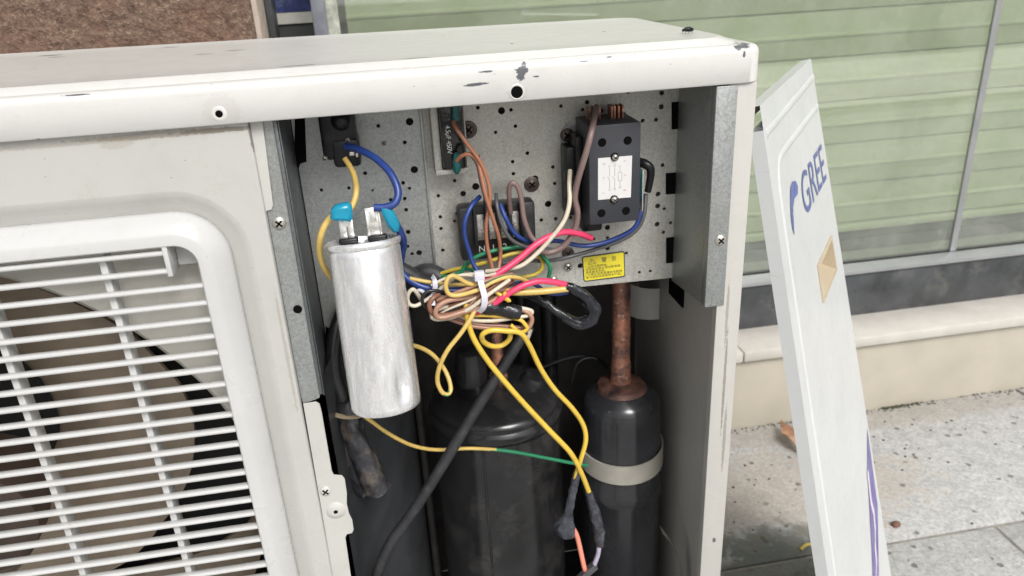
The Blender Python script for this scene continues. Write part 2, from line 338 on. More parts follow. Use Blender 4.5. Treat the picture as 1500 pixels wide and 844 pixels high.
# ================================================================== SETTING
YW, YB, YG, YS = .508, .575, .597, .715     # plinth face, dark kerb face, glass, shutter
LZ = .0915                                   # top of the ledge
def stone_ground(name, a, b, c3, sc, stains=(), bmp_=.5, wet=()):
    m, t, bs = nodes(name); tc = t.nodes.new('ShaderNodeNewGeometry'); pos = tc.outputs['Position']
    oi = t.nodes.new('ShaderNodeObjectInfo')
    fine = noise(t, pos, sc, 4, .75); mid = noise(t, pos, sc*.18, 5, .7); vo = N(t, 'TexVoronoi', Scale=sc*.7); t.links.new(pos, vo.inputs['Vector'])
    c = mixc(t, ramp(t, fine, .32, .68), a, b); c = mixc(t, ramp(t, vo.outputs['Distance'], .0, .25, .55, 0), c, c3)
    c = mixc(t, ramp(t, mid, .35, .75, 0, .55), c, tuple(x*.72 for x in a))
    c = mixc(t, math_(t, 'MULTIPLY', oi.outputs['Random'], .22), c, tuple(x*.8 for x in b))
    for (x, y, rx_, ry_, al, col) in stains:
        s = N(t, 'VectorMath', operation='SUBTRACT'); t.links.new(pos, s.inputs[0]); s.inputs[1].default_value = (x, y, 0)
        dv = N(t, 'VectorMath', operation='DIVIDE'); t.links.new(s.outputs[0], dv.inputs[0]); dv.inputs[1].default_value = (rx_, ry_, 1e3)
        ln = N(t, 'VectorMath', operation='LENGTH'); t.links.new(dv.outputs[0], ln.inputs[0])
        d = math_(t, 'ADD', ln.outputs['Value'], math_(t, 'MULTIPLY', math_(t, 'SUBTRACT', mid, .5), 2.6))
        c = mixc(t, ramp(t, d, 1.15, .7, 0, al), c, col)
    # small pits and grit
    pit = N(t, 'TexVoronoi', Scale=48.); t.links.new(pos, pit.inputs['Vector'])
    sel = N(t, 'TexVoronoi', Scale=48.); t.links.new(pos, sel.inputs['Vector'])
    d2 = math_(t, 'ADD', pit.outputs['Distance'], math_(t, 'MULTIPLY', math_(t, 'SUBTRACT', fine, .5), .25))
    pm = math_(t, 'MULTIPLY', ramp(t, d2, .24, .17), ramp(t, N_sep(t, sel.outputs['Color']), .72, .76))
    c = mixc(t, math_(t, 'MULTIPLY', pm, .75), c, (.10, .09, .075))
    t.links.new(c, bs.inputs['Base Color']); bs.inputs['Roughness'].default_value = .75
    bump(t, bs, math_(t, 'SUBTRACT', math_(t, 'ADD', fine, mid), math_(t, 'MULTIPLY', pm, .8)), bmp_, .004); return m
def N_sep(t, col):
    s = t.nodes.new('ShaderNodeSeparateColor'); t.links.new(col, s.inputs[0]); return s.outputs[0]
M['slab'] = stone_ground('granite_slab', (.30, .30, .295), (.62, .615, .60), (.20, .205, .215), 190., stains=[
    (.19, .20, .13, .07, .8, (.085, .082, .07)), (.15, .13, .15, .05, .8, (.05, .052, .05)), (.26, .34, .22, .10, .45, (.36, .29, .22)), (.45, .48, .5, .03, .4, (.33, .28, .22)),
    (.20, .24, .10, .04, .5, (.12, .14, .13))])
M['mortar'] = mat('mortar', (.27, .25, .22), .9, var=.15, vs=60, bmp=.4)
M['asphalt'] = mat('asphalt', (.06, .06, .062), .85, var=.2, vs=80, bmp=.5)
M['kerb'] = mat('kerb_stone', (.33, .32, .31), .8, var=.12, vs=60)
M['earth'] = mat('earth', (.16, .15, .13), .9, var=.2)
# ground, road, pavement
link('ground', MB().add([(-120, -120, G-.16), (120, -120, G-.16), (120, 120, G-.16), (-120, 120, G-.16)], [(0, 1, 2, 3)]).mesh('ground'), 'earth', kind='structure')
link('road', MB().add([(-60, -14, G-.14), (60, -14, G-.14), (60, -3.3, G-.14), (-60, -3.3, G-.14)], [(0, 1, 2, 3)]).mesh('road'), 'asphalt', kind='structure')
link('kerb', MB().box((-60, -3.3, G-.155), (60, -3.16, G+.002), .01).mesh('kerb'), 'kerb', kind='structure')
pave = link('pavement', MB().box((-60, -3.158, G-.15), (60, YW+.3, G-.0035), 0).mesh('pavement'), 'mortar', kind='structure')
M['sunlit_paving_tone'] = mat('sunlit_paving_tone', (.80, .78, .72), .8, var=.08, vs=3)  # sunlight on the far pavement, put into a pale colour
link('reflection_strip', MB().add([(-60, -3.15, G+.0045), (60, -3.15, G+.0045), (60, -1.75, G+.0045), (-60, -1.75, G+.0045)], [(0, 1, 2, 3)]).mesh('reflection_strip'), 'sunlit_paving_tone', kind='structure')  # added unseen strip, gives the glass its pale band of reflection
SW, SD, JT = .90, .302, .005
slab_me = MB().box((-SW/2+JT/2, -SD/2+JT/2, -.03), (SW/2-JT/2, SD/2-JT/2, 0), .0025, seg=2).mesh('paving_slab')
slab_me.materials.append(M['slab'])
for row in range(-6, 1):
    cy = .208 + SD/2 + row*SD
    x0 = .79 if row % 2 == 0 else .502
    for k in range(-5, 6):
        cx = x0 - SW/2 + k*SW
        if -2.8 < cx < 3.4:
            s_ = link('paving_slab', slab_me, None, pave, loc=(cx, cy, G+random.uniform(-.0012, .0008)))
            s_.rotation_euler.x = R(random.uniform(-.12, .12))

# plinth with its ledge
M['plinth'] = mat('cream_stone', (.43, .395, .325), .45, var=.05, vs=12, dirt=.3, dcol=(.33, .29, .22), ds=9, bmp=.05)
M['ledge'] = mat('ledge_stone', (.53, .505, .46), .4, var=.05, vs=20, dirt=.3, dcol=(.38, .34, .28), ds=25)
pl = link('window_plinth', MB().box((-.40, YW, G-.10), (3.2, YW+.32, LZ-.019), .002).mesh('window_plinth'), 'plinth', label='low cream stone plinth under the shop window, dirty along its foot', cat='plinth')
b = MB()
link('ledge', MB().box((-.40, YW-.012, LZ-.0185), (.262, YW+.10, LZ), .0025).mesh('ledge'), 'ledge', pl)
link('ledge', MB().box((.2635, YW-.012, LZ-.0185), (3.2, YW+.10, LZ-.0006), .0025).mesh('ledge'), 'ledge', pl)
# shopfront: dark sill, aluminium rail, two panes, joint, jamb
M['darksill'] = mat('dark_stone_sill', (.062, .066, .07), .35, var=.25, vs=16, dirt=.55, dcol=(.17, .165, .15), ds=22)
M['alu'] = mat('anodised_aluminium', (.44, .45, .46), .38, .7, var=.05, vs=30, dirt=.3, dcol=(.25, .25, .25), ds=60)
M['alud'] = mat('grey_aluminium', (.34, .36, .41), .4, .5, var=.05, vs=30, dirt=.2)
M['gasket'] = mat('gasket', (.02, .02, .02), .6)
M['frost'] = mat('old_film_edge', (.42, .43, .36), .6, var=.2, vs=120, dirt=.5, dcol=(.2, .2, .16), ds=150)
def glassmat():
    m = bpy.data.materials.new('window_glass'); m.use_nodes = True; t = m.node_tree; t.nodes.clear()
    o = N(t, 'OutputMaterial'); tr = N(t, 'BsdfTransparent'); gl = N(t, 'BsdfGlossy', Roughness=.0); lw = N(t, 'LayerWeight'); mx = N(t, 'MixShader')
    tr.inputs['Color'].default_value = (.86, .90, .85, 1)
    fr = math_(t, 'ADD', math_(t, 'MULTIPLY', math_(t, 'POWER', lw.outputs['Facing'], 5.), .9), .13)
    t.links.new(fr, mx.inputs[0]); t.links.new(tr.outputs[0], mx.inputs[1]); t.links.new(gl.outputs[0], mx.inputs[2])
    df = N(t, 'BsdfDiffuse'); df.inputs['Color'].default_value = (.62, .62, .58, 1)
    g = t.nodes.new('ShaderNodeNewGeometry'); n = noise(t, g.outputs['Position'], 14., 6, .7)
    n2 = noise(t, g.outputs['Position'], 90., 4, .7)
    mx2 = N(t, 'MixShader'); t.links.new(math_(t, 'MULTIPLY', ramp(t, n, .35, .8, .07, .25), ramp(t, n2, .3, .7, .55, 1.)), mx2.inputs[0]); t.links.new(mx.outputs[0], mx2.inputs[1]); t.links.new(df.outputs[0], mx2.inputs[2])  # dust film, thickened so its pale colour also stands for reflected haze
    t.links.new(mx2.outputs[0], o.inputs[0]); return m
M['glass'] = glassmat()
sf = empty('shopfront', (1.4, YG, LZ), 'frameless shop window with dark sill, aluminium rail and dusty, haze-tinted glass', 'shop window')
link('sill', MB().box((-.398, YB, LZ-.010), (3.2, YB+.08, .176), .003).mesh('sill'), 'darksill', sf)
b = MB(); prof = [(YB-.006, .1715), (YB-.006, .1765), (YB+.004, .1805), (YB+.016, .1825), (YB+.017, .1775), (YB+.08, .1775), (YB+.08, .1715)]
b.loft([[(x, y, z) for y, z in prof] for x in (-.398, 3.2)], True, True, True); link('rail', b.mesh('rail', 25), 'alu', sf)
link('gasket', MB().box((-.31, YG-.0045, .178), (3.2, YG+.0045, .1850), 0).mesh('gasket'), 'gasket', sf)
XJ = .684
for x0, x1 in ((-.321, XJ-.002), (XJ+.002, 2.3)):
    link('glass_pane', MB().box((x0, YG-.003, .183), (x1, YG+.003, 2.2), 0).mesh('glass_pane'), 'glass', sf)
b = MB(); b.box((XJ-.0058, YG-.0062, .1835), (XJ+.0058, YG-.0032, 2.2), .0010).box((XJ-.0016, YG-.0031, .1835), (XJ+.0016, YG+.0034, 2.2)); link('joint_strip', b.mesh('joint_strip'), 'alu', sf)
b = MB().box((-.3385, YG-.030, .178), (-.3215, YG+.02, 2.2), .002); link('jamb', b.mesh('jamb'), 'alud', sf)
link('film_edge', MB().box((-.3213, YG-.0040, .184), (-.306, YG-.0032, 2.2)).mesh('film_edge'), 'frost', sf)
link('jamb', MB().box((-.397, YG-.02, .178), (-.388, YG+.02, 2.2), .002).mesh('jamb'), 'darksill', sf)
# narrow side light between the pillar and the jamb
M['blue'] = mat('blue_print', (.022, .035, .15), .5, var=.25, vs=60, dirt=.4, dcol=(.35, .38, .25), ds=55)
M['paperwhite'] = mat('paper_white', (.48, .47, .44), .6); M['dkboard'] = mat('dark_board', (.045, .048, .048), .6)
po = empty('window_poster', (-.366, YG+.10, .5), 'blue poster with a white edge on a dark board beside the window jamb', 'poster')
link('board', MB().box((-.45, YG+.104, .178), (-.315, YG+.112, .616), 0).mesh('board'), 'dkboard', po)
link('print', MB().box((-.45, YG+.104, .632), (-.315, YG+.110, 1.1), 0).mesh('print'), 'blue', po)
link('white_edge', MB().box((-.45, YG+.100, .6165), (-.315, YG+.110, .6315), 0).mesh('white_edge'), 'paperwhite', po)
# roller shutter behind the glass
M['shutter'] = mat('pale_green_shutter', (.56, .575, .41), .42, var=.03, vs=6, dirt=.12, dcol=(.45, .47, .35), ds=12, stretch=(.2, 1, 1))
rs = empty('roller_shutter', (1.0, YS, .19), 'pale green closed roller shutter of wide slats behind the shop window', 'shutter')
PIT = .0748
sp = [(.001, -.0005), (-.003, .0012), (-.0060, .030), (-.0085, .0330), (-.0085, .0352), (-.0040, .0392), (.0002, PIT-.0042), (.0018, PIT-.0012), (.006, PIT-.0012), (.006, -.0005)]
b = MB(); b.loft([[(x, y, z) for y, z in sp] for x in (-.30, 3.2)], True, True, True); slat_me = b.mesh('shutter_slat', 20); slat_me.materials.append(M['shutter'])
z0 = .2853 - PIT
for k in range(24): link('slat', slat_me, None, rs, loc=(0, YS+random.uniform(-.001, .001), z0 + k*PIT))
link('bottom_bar', MB().box((-.30, YS-.011, z0-.016), (3.2, YS+.008, z0-.002), .003).mesh('bottom_bar'), 'shutter', rs)
M['inner'] = mat('dark_inner_floor', (.105, .11, .10), .7, var=.2, vs=9, dirt=.3, dcol=(.2, .2, .18), ds=30)
il = link('inner_plinth', MB().box((-.315, YS-.03, .05), (3.2, YS+.03, .190), .003).mesh('inner_plinth'), 'inner', label='dark grey plinth under the green shutter inside the window', cat='plinth')
link('shop_wall', MB().box((-.46, YS+.032, -.05), (3.3, YS+.10, 2.4), 0).mesh('shop_wall'), 'dkboard', label='dark back wall closing the shop window behind the shutter', cat='wall')
link('lintel', MB().box((-.398, YB, 2.2), (3.2, YS+.031, 2.6), .01).mesh('lintel'), 'plinth', sf)
# rough stone pillar
def roughstone():
    m, t, b = nodes('bush_hammered_granite'); g = t.nodes.new('ShaderNodeNewGeometry'); pos = g.outputs['Position']
    n = noise(t, pos, 95., 5, .8); n2 = noise(t, pos, 16., 4, .6); n3 = noise(t, pos, 190., 3, .8)
    c = mixc(t, ramp(t, n, .35, .68), (.125, .075, .055), (.30, .205, .145)); c = mixc(t, ramp(t, n3, .55, .75, 0, .85), c, (.50, .38, .26)); c = mixc(t, ramp(t, n2, .42, .66, 0, .55), c, (.22, .115, .08))
    c = mixc(t, ramp(t, n, .36, .28, 0, .8), c, (.045, .03, .025))
    t.links.new(c, b.inputs['Base Color']); b.inputs['Roughness'].default_value = .9
    bump(t, b, math_(t, 'ADD', n, math_(t, 'MULTIPLY', n3, .5)), .9, .006); return m
M['rough'] = roughstone(); M['pillar_edge'] = mat('sawn_stone_edge', (.52, .43, .36), .7, var=.1, vs=60, dirt=.3)
XP = -.401; YP = YB-.055
nx, nz = 260, 110; v = []; f = []
X0, X1, Z0_, Z1_ = -1.05, XP-.004, .45, .80
for j in range(nz+1):
    for i in range(nx+1):
        p = Vector((X0+(X1-X0)*i/nx, 0, Z0_+(Z1_-Z0_)*j/nz))
        d = mnoise.noise(p*95)*.0022 + mnoise.noise(p*40)*.002 + mnoise.noise(p*210)*.0012
        edge = min(1, (nx-i)/4)
        v.append((p.x, YP - .004*edge - d*edge, p.z))
for j in range(nz):
    for i in range(nx): a = j*(nx+1)+i; f.append((a, a+1, a+nx+2, a+nx+1))
sp_ = empty('stone_pillar', (-.9, YP+.1, G), 'rough brown hammered granite pillar beside the shop window', 'pillar')
link('rough_face', MB().add(v, f).mesh('rough_face', 80), 'rough', sp_)
b = MB().box((-1.6, YP+.0035, G-.1), (XP, YP+.35, 2.6), .002).box((-1.6, YP-.003, G-.1), (XP-.004, YP+.0034, .449)).box((-1.6, YP-.003, .801), (XP-.004, YP+.0034, 2.6)).box((-1.6, YP-.003, .4492), (-1.051, YP+.0034, .8008))
link('core', b.mesh('core'), 'rough', sp_)
link('sawn_edge', MB().box((XP-.0038, YP-.0036, G-.1), (XP+.003, YP+.352, 2.59), .0012).mesh('sawn_edge'), 'pillar_edge', sp_)

# ================================================================== AIR CONDITIONER
AC = empty('air_conditioner', (-.46, .125, G), 'cream outdoor air conditioner with its service side open and wires hanging out', 'air conditioner')
XL, XR, YBK = -.93, .0055, .262
# lid
def lidloop(ins, z, rad):
    L = rrect(XL+ins, XR-ins, 0+ins, YBK-ins, max(.0015, rad), 8)
    return [(x, y, z + .008*max(0, -x-.12)*(y/.25) if z > .612 else z) for x, y in L]
b = MB()
rf = .010
b.loft([lidloop(.0014, .6135, rf), lidloop(.0014, .601, rf), lidloop(.0009, .6000, rf), lidloop(0, .6008, rf), lidloop(0, .6205, rf), lidloop(.0003, .6226, rf), lidloop(.0012, .6243, rf), lidloop(.0026, .6254, rf), lidloop(.0045, .6259, rf),
        lidloop(.0080, .6260, rf+.002), lidloop(.0088, .6254, rf+.003), lidloop(.0096, .6254, rf+.004), lidloop(.0106, .6262, rf+.006), lidloop(.0170, .6297, .020), lidloop(.0182, .6301, .021), lidloop(.0195, .6300, .022), lidloop(.0215, .6296, .022), lidloop(.05, .6298, .022), lidloop(.125, .6302, .004)], True, False, True)
lid = link('lid', b.mesh('lid', 50), 'lid', AC)
def hole_dimple(p, r, rim):
    b = MB(); ax = (0, -1, 0)
    b.lathe([(rim, -.0002), (rim*.86, .0003), (r*1.12, .0004), (r, .0003), (r*.96, .0001)], p, ax, 24, cap=False)
    b.lathe([(r*.97, .00015), (r*.9, .00016)], p, ax, 24, 1)
    return b.mesh('screw_hole')
for (u, rr_, rim) in (((-0.36173, 0.0, 0.60703), .0024, .0050), ((-0.16943, 0.0, 0.60617), .0042, .0056)):
    link('screw_hole', hole_dimple((u[0], -.0002, u[2]), rr_, rim), ['lid', 'dark'], lid)
# body shell
b = MB().box((XL+.002, .004, -.03), (XL+.004, YBK-.003, .6), 0); link('left_side_panel', b.mesh('left_side_panel'), 'side', AC)
sidep = MB().box((.0012, .0040, -.03), (.0036, YBK-.003, .6005), .0006)
sd = link('right_side_panel', sidep.mesh('right_side_panel'), 'side', AC)
b = MB().box((-.0165, .0028, -.03), (.0036, .0039, .6002), .0004).box((-.0165, .0040, -.03), (-.0155, .010, .6002))
link('front_post', b.mesh('front_post'), 'side', sd)
link('rear_panel', MB().box((XL+.005, YBK-.006, -.03), (.001, YBK-.004, .6), 0).mesh('rear_panel'), 'rear', AC)
link('base_pan', MB().box((XL+.004, .009, -.035), (.001, YBK-.007, -.030), 0).mesh('base_pan'), 'rear', AC)
for x in (-.78, -.14): link('foot', MB().box((x-.03, -.02, G), (x+.03, YBK+.02, -.036), .003).mesh('foot'), 'black', AC)
# handle recess pressed into the side panel, slot above it, curved valve opening below
b = MB(); loops = []
ztop, zbot = .368, .333
for i in range(13):
    a = math.pi*i/12; x = .0005 - .030*math.sin(a)**.8; y = .211 - .034*math.cos(a)
    loops.append([(x, y, ztop+.012*(1-math.sin(a))*0+.002*math.sin(a)), (x, y, zbot+.0*math.sin(a))])
b.loft([[l[0] for l in loops], [l[1] for l in loops]], False); 
hr = b.mesh('handle_recess'); link('handle_recess', hr, 'side', sd)
b = MB().box((-.0012, .112, .375), (.0008, .149, .394), .0009, M_=None); link('slot', b.mesh('slot'), 'dark', sd)
vb = MB(); arc = [(-0.02098, 0.1, 0.12913), (-0.01738, 0.085, 0.12751), (-0.01183, 0.075, 0.11704), (-0.00864, 0.07, 0.09994), (-0.00794, 0.068, 0.08131)]
vb.loft([[Vector(p)+Vector((0, 0, 0)) for p in spline(arc)], [Vector(p)+Vector((-.001, -.012, 0)) for p in spline(arc)]], False); link('valve_opening_rim', vb.mesh('valve_opening_rim'), 'strap', sd)
# front fan panel
FX0, FX1, FZ0, FZ1, FR = -.892, -.3722, .03, .5453, .034
PY = .0055
pouter = [(XL+.004, -.03), (-.3475, -.03), (-.3475, .5995), (XL+.004, .5995)]
grow = .0135
me = plate(pouter, [rrect(FX0-grow, FX1+grow, FZ0-grow, FZ1+grow, FR+grow, 10)], .0012, PY, 0)
bm_ = MB(); bm_.add([q.co[:] for q in me.vertices], [tuple(q.vertices) for q in me.polygons])
def rl(ins, y, r0=FR): return [(x, y, z) for x, z in rrect(FX0+ins, FX1-ins, FZ0+ins, FZ1-ins, max(.003, r0-ins), 10)]
bm_.loft([rl(-grow, PY), rl(-.0115, PY+.0003), rl(-.008, PY+.0016), rl(-.004, PY+.0034), rl(.001, PY+.0042), rl(.004, PY+.0044)])
# right edge folded back
bm_.loft([[(-.3475, PY, -.03), (-.3475, PY, .5995)], [(-.3462, PY+.0006, -.03), (-.3462, PY+.0006, .5995)], [(-.3456, PY+.002, -.03), (-.3456, PY+.002, .5995)], [(-.3456, PY+.0055, -.03), (-.3456, PY+.0055, .5995)]], False)
fp = link('front_panel', bm_.mesh('front_panel', 40), 'cream', AC)
# upper tab and lower flange of the front panel
tabt = [(-.3478, .5990), (-.3375, .5990), (-0.34024, 0.54209), (-0.3417, 0.53883), (-0.34499, 0.53819), (-0.3463, 0.53588), (-.3478, .537)]
link('edge_tab', prism(tabt, .009, .0100, .0002), 'flange', fp)
low = [(-0.34443, 0.38389), (-0.33466, 0.38422), (-0.33241, 0.38204), (-0.33185, 0.37521), (-0.33186, 0.31961), (-0.33083, 0.31545), (-0.32459, 0.31368), (-0.32291, 0.31004), (-0.32308, 0.29652), (-0.3245, 0.28578), (-0.32414, 0.27596), (-0.32233, 0.26857), (-0.32249, 0.25864), (-0.32404, 0.25535), (-0.32861, 0.2548), (-0.33017, 0.2515), (-0.33106, 0.21022), (-.3345, -.03), (-.3478, -.03)]
fl = link('edge_flange', prism(low, .009, .0102, .0003), 'flange', fp)
screw(fp, (-0.33928, 0.009, 0.30149), .0046, ('flange', 'dark'))
link('screw_hole', (lambda p: MB().lathe([(.0090, -.0006), (.0065, .0010), (.0035, .0022), (.0018, .0020)], p, (0, -1, 0), 20, cap=False).lathe([(.0018, .0019), (.0010, .00192)], p, (0, -1, 0), 12, 1).mesh('screw_hole'))((-0.33398, 0.0088, 0.28076)), ['flange', 'dark'], fp)
# fan guard: frame, slats, ribs, badge block
b = MB(); b.loft([rl(.002, .0085), rl(0, .0060), rl(0, .0015), rl(.0012, -.0010), rl(.0105, -.0092), rl(.0125, -.0100), rl(.0190, -.0102), rl(.0200, -.0092), rl(.0205, .006), rl(.016, .0075)])
fg = link('fan_guard', b.mesh('fan_guard', 42), 'plastic', AC)
IX0, IX1 = FX0+.0195, FX1-.0195
def rod(x0, x1):
    q = [(-.0013, -.0013), (-.0019, -.0005), (-.0019, .0005), (-.0013, .0015), (0, .0019), (.0016, .0018), (.0040, .0013), (.0052, .0006), (.0052, -.0006), (.0040, -.0013), (.0016, -.0018), (0, -.0018)]
    return MB().loft([[(x, y, z) for y, z in q] for x in (x0, x1)], True, True, True).mesh('slat', 60)
rA, rB = rod(IX0-.003, -.410), rod(IX0-.003, IX1+.003)
rA.materials.append(M['plastic']); rB.materials.append(M['plastic'])
nsl = 37; ZS, DP = .5203, .01289
for k in range(nsl):
    link('slat', rA if k < 2 else rB, None, fg, loc=(0, -.0062, ZS-k*DP))
rb = MB().box((-.0023, 0, -.2455), (.0023, .0125, .2455), .0005).mesh('rib'); rb.materials.append(M['plastic'])
for k in range(6): link('rib', rb, None, fg, loc=(-.4538-.0767*k, -.0018, (FZ0+FZ1)/2))
b = MB().box((-.4128, -.0093, .5045), (-.4095, .012, .5268), .0004).box((-.4094, .0085, .5060), (-.3905, .0110, .5266), .0003)
link('badge_block', b.mesh('badge_block'), 'plastic', fg)
# fan shroud and fan
FC = (-.634, .277)
def shroud():
    yf = .028; me = plate([(XL+.006, -.028), (-.3492, -.028), (-.3492, .598), (XL+.006, .598)], [disc(FC[0], FC[1], .2505, 72)], .0015, yf)
    m = MB().add([q.co[:] for q in me.vertices], [tuple(q.vertices) for q in me.polygons])
    ring = lambda r, y: [(FC[0]+r*math.cos(2*math.pi*i/72), y, FC[1]+r*math.sin(2*math.pi*i/72)) for i in range(72)]
    m.loft([ring(.2505, yf), ring(.2475, yf+.002), ring(.2455, yf+.008), ring(.245, yf+.045)]); return m.mesh('fan_shroud', 40)
link('fan_shroud', shroud(), 'shroud', AC)
link('cavity_backing', MB().box((XL+.008, .19, -.025), (-.335, .195, .596)).mesh('cavity_backing'), 'void', AC)  # sheet added as the black of the shaded cavity behind the fan
link('fan_partition', MB().box((-.3482, .0125, -.028), (-.3468, .25, .597)).mesh('fan_partition'), 'partition', AC)
fan = link('fan', MB().lathe([(.001, .055), (.035, .058), (.05, .063), (.054, .075), (.054, .12)], (FC[0], 0, FC[1]), (0, 1, 0), 40).mesh('fan'), 'darkblade', AC)
LEAD = [(.05, -62), (.09, -44), (.12, -26), (.15, -6), (.188, 11), (.215, 24), (.226, 33), (.233, 44)]
def lead(r):
    for (r0, a0), (r1, a1) in zip(LEAD[:-1], LEAD[1:]):
        if r <= r1: return a0+(a1-a0)*(r-r0)/(r1-r0)
    return LEAD[-1][1]
def blade(a0):
    v = []; f = []; nu, nv = 16, 20
    for side in (0, 1):
        for j in range(nv+1):
            r = .05 + (.233-.05)*j/nv
            for i in range(nu+1):
                s_ = i/nu; span = 88 + 12*j/nv; a = R(a0 + lead(r) + s_*span - 26*s_*s_*(j/nv))
                y = .050 + .060*s_ - .010*math.sin(math.pi*s_) + .004*side
                v.append((FC[0]+r*math.cos(a), y, FC[1]+r*math.sin(a)))
    K = (nu+1)*(nv+1)
    for side in (0, 1):
        for j in range(nv):
            for i in range(nu): a = side*K+j*(nu+1)+i; f.append((a, a+1, a+nu+2, a+nu+1))
    rim = [i for i in range(nu+1)]+[(nu+1)*j+nu for j in range(1, nv+1)]+[(nu+1)*nv+i for i in range(nu-1, -1, -1)]+[(nu+1)*j for j in range(nv-1, 0, -1)]
    for i in range(len(rim)): a, b_ = rim[i], rim[(i+1) % len(rim)]; f.append((a, b_, b_+K, a+K))
    return MB().add(v, f).mesh('blade', 50)
BLADE0 = 0
for a in (BLADE0, BLADE0+120, BLADE0+240): link('blade', blade(a), 'blade', fan)

# ---------------------------------------------------------------- service compartment: sheet metal
PB = .073                                  # face of the perforated panel
# left bracket: front strip and wall going back
strip = [(-.3455, .5995), (-.3290, .5995), (-0.32999, 0.39251), (-0.33194, 0.38614), (-0.33573, 0.38488), (-0.3448, 0.38261), (-.3455, .39)]
br = link('left_bracket', prism(strip, .0112, .0124, .0003), 'galv2', AC)
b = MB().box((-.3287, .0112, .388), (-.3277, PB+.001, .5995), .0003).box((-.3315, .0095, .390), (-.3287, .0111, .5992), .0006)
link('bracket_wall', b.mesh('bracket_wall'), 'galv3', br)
screw(br, (-0.33867, 0.011, 0.52804), .0046)
link('slot', MB().lathe([(.0032, 0), (.0032, .0004)], (-0.3365, 0.0111, 0.46192), (0, -1, 0), 16).mesh('slot'), 'dark', br)
# perforated panel, left and right halves
holesL = [(-0.24047, 0.57864, 0.0029), (-0.26422, 0.57745, 0.00155), (-0.24568, 0.56329, 0.00157), (-0.27827, 0.54215, 0.00158), (-0.24055, 0.54151, 0.00286), (-0.25022, 0.5319, 0.00154), (-0.24572, 0.52706, 0.00128), (-0.29208, 0.53182, 0.00137), (-0.27422, 0.52817, 0.00096), (-0.26128, 0.51916, 0.00155), (-0.25028, 0.51919, 0.00156), (-0.25016, 0.50992, 0.00162), (-0.25045, 0.49139, 0.00197), (-0.25223, 0.47935, 0.00154), (-0.24923, 0.47253, 0.00149), (-0.24351, 0.47284, 0.00233), (-0.31276, 0.53219, 0.00137)]
holesR = [(-0.16967, 0.58128, 0.00278), (-0.16225, 0.58142, 0.00147), (-0.15945, 0.56858, 0.00149), (-0.17524, 0.56512, 0.00138), (-0.12293, 0.5811, 0.00149), (-0.15087, 0.54657, 0.00156), (-0.16299, 0.54081, 0.00146), (-0.16293, 0.53101, 0.00152), (-0.18982, 0.54726, 0.00139), (-0.13061, 0.53354, 0.00153), (-0.14558, 0.5253, 0.00274), (-0.12954, 0.51982, 0.00149), (-0.21001, 0.52983, 0.00151), (-0.19362, 0.52337, 0.00293), (-0.22392, 0.51882, 0.00151), (-0.20408, 0.51855, 0.00233), (-0.22382, 0.50125, 0.00153), (-0.22411, 0.49147, 0.00154), (-0.22427, 0.47282, 0.00156), (-0.21051, 0.50274, 0.00131), (-0.21265, 0.49663, 0.00132), (-0.13548, 0.50319, 0.00278), (-0.14162, 0.49004, 0.00157), (-0.12958, 0.49008, 0.00157), (-0.1169, 0.4896, 0.00158), (-0.0412, 0.58499, 0.00199), (-0.04123, 0.57421, 0.00206), (-0.09042, 0.57489, 0.00193), (-0.07226, 0.57082, 0.00205), (-0.05652, 0.56442, 0.00163), (-0.04539, 0.56433, 0.00164), (-0.10547, 0.57693, 0.0015), (-0.03883, 0.52671, 0.00168), (-0.04798, 0.51666, 0.00157), (-0.04203, 0.50239, 0.0021), (-0.04206, 0.49203, 0.00211), (-0.0363, 0.48906, 0.00149), (-0.04211, 0.47604, 0.00214), (-0.03017, 0.47606, 0.0015), (-0.0364, 0.46823, 0.00163), (-0.08547, 0.47771, 0.00229), (-0.08547, 0.46856, 0.00149), (-0.08547, 0.45968, 0.00231), (-0.09731, 0.46894, 0.00138), (-0.05707, 0.43388, 0.00142), (-0.04718, 0.434, 0.00142), (-0.069, 0.45289, 0.00146), (-0.10944, 0.44603, 0.00232), (-0.1731, 0.50639, 0.00231), (-0.10194, 0.58246, 0.00186), (-0.06885, 0.58781, 0.0016), (-0.18781, 0.585, 0.00156)]

def sq(lst): return [disc(x, z, r, 12 if r < .002 else 18) for x, z, r in lst]
XS = -0.2316               # seam between the halves
lp = [(-.3270, .5990), (XS-.0012, .5990), (-0.23132, 0.45368), (-0.25318, 0.45382), (-0.27959, 0.41749), (-0.32462, 0.4158), (-0.32653, 0.41794), (-.3270, .41)]
slotL = [(-0.31566, 0.59406), (-0.32018, 0.55452), (-0.32847, 0.55317), (-.3260, .5975), (-.318, .5975)]
ep = link('electrical_panel', plate([(XS+.0012, .5995), (-.0268, .5995), (-0.02722, 0.42523), (-0.23297, 0.42857)], sq(holesR), .0012, PB), 'galv', AC)
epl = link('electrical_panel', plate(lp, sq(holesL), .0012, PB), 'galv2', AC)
link('slot', prism([(-0.32286, 0.59477), (-0.31607, 0.59423), (-0.32051, 0.55526), (-0.32523, 0.55412), (-0.33151, 0.54307)], .0722, .0728), 'dark', epl)
for q in ([(-0.02555, 0.57717), (-0.03293, 0.5772), (-0.03219, 0.55542), (-0.02586, 0.55544)], [(-0.02684, 0.51944), (-0.03597, 0.51972), (-0.03541, 0.50161), (-0.02677, 0.50136)], [(-0.02661, 0.46331), (-0.03391, 0.46287), (-0.03318, 0.43962), (-0.02638, 0.43947)]):
    link('slot', prism(q, .0724, .0729), 'dark', ep)
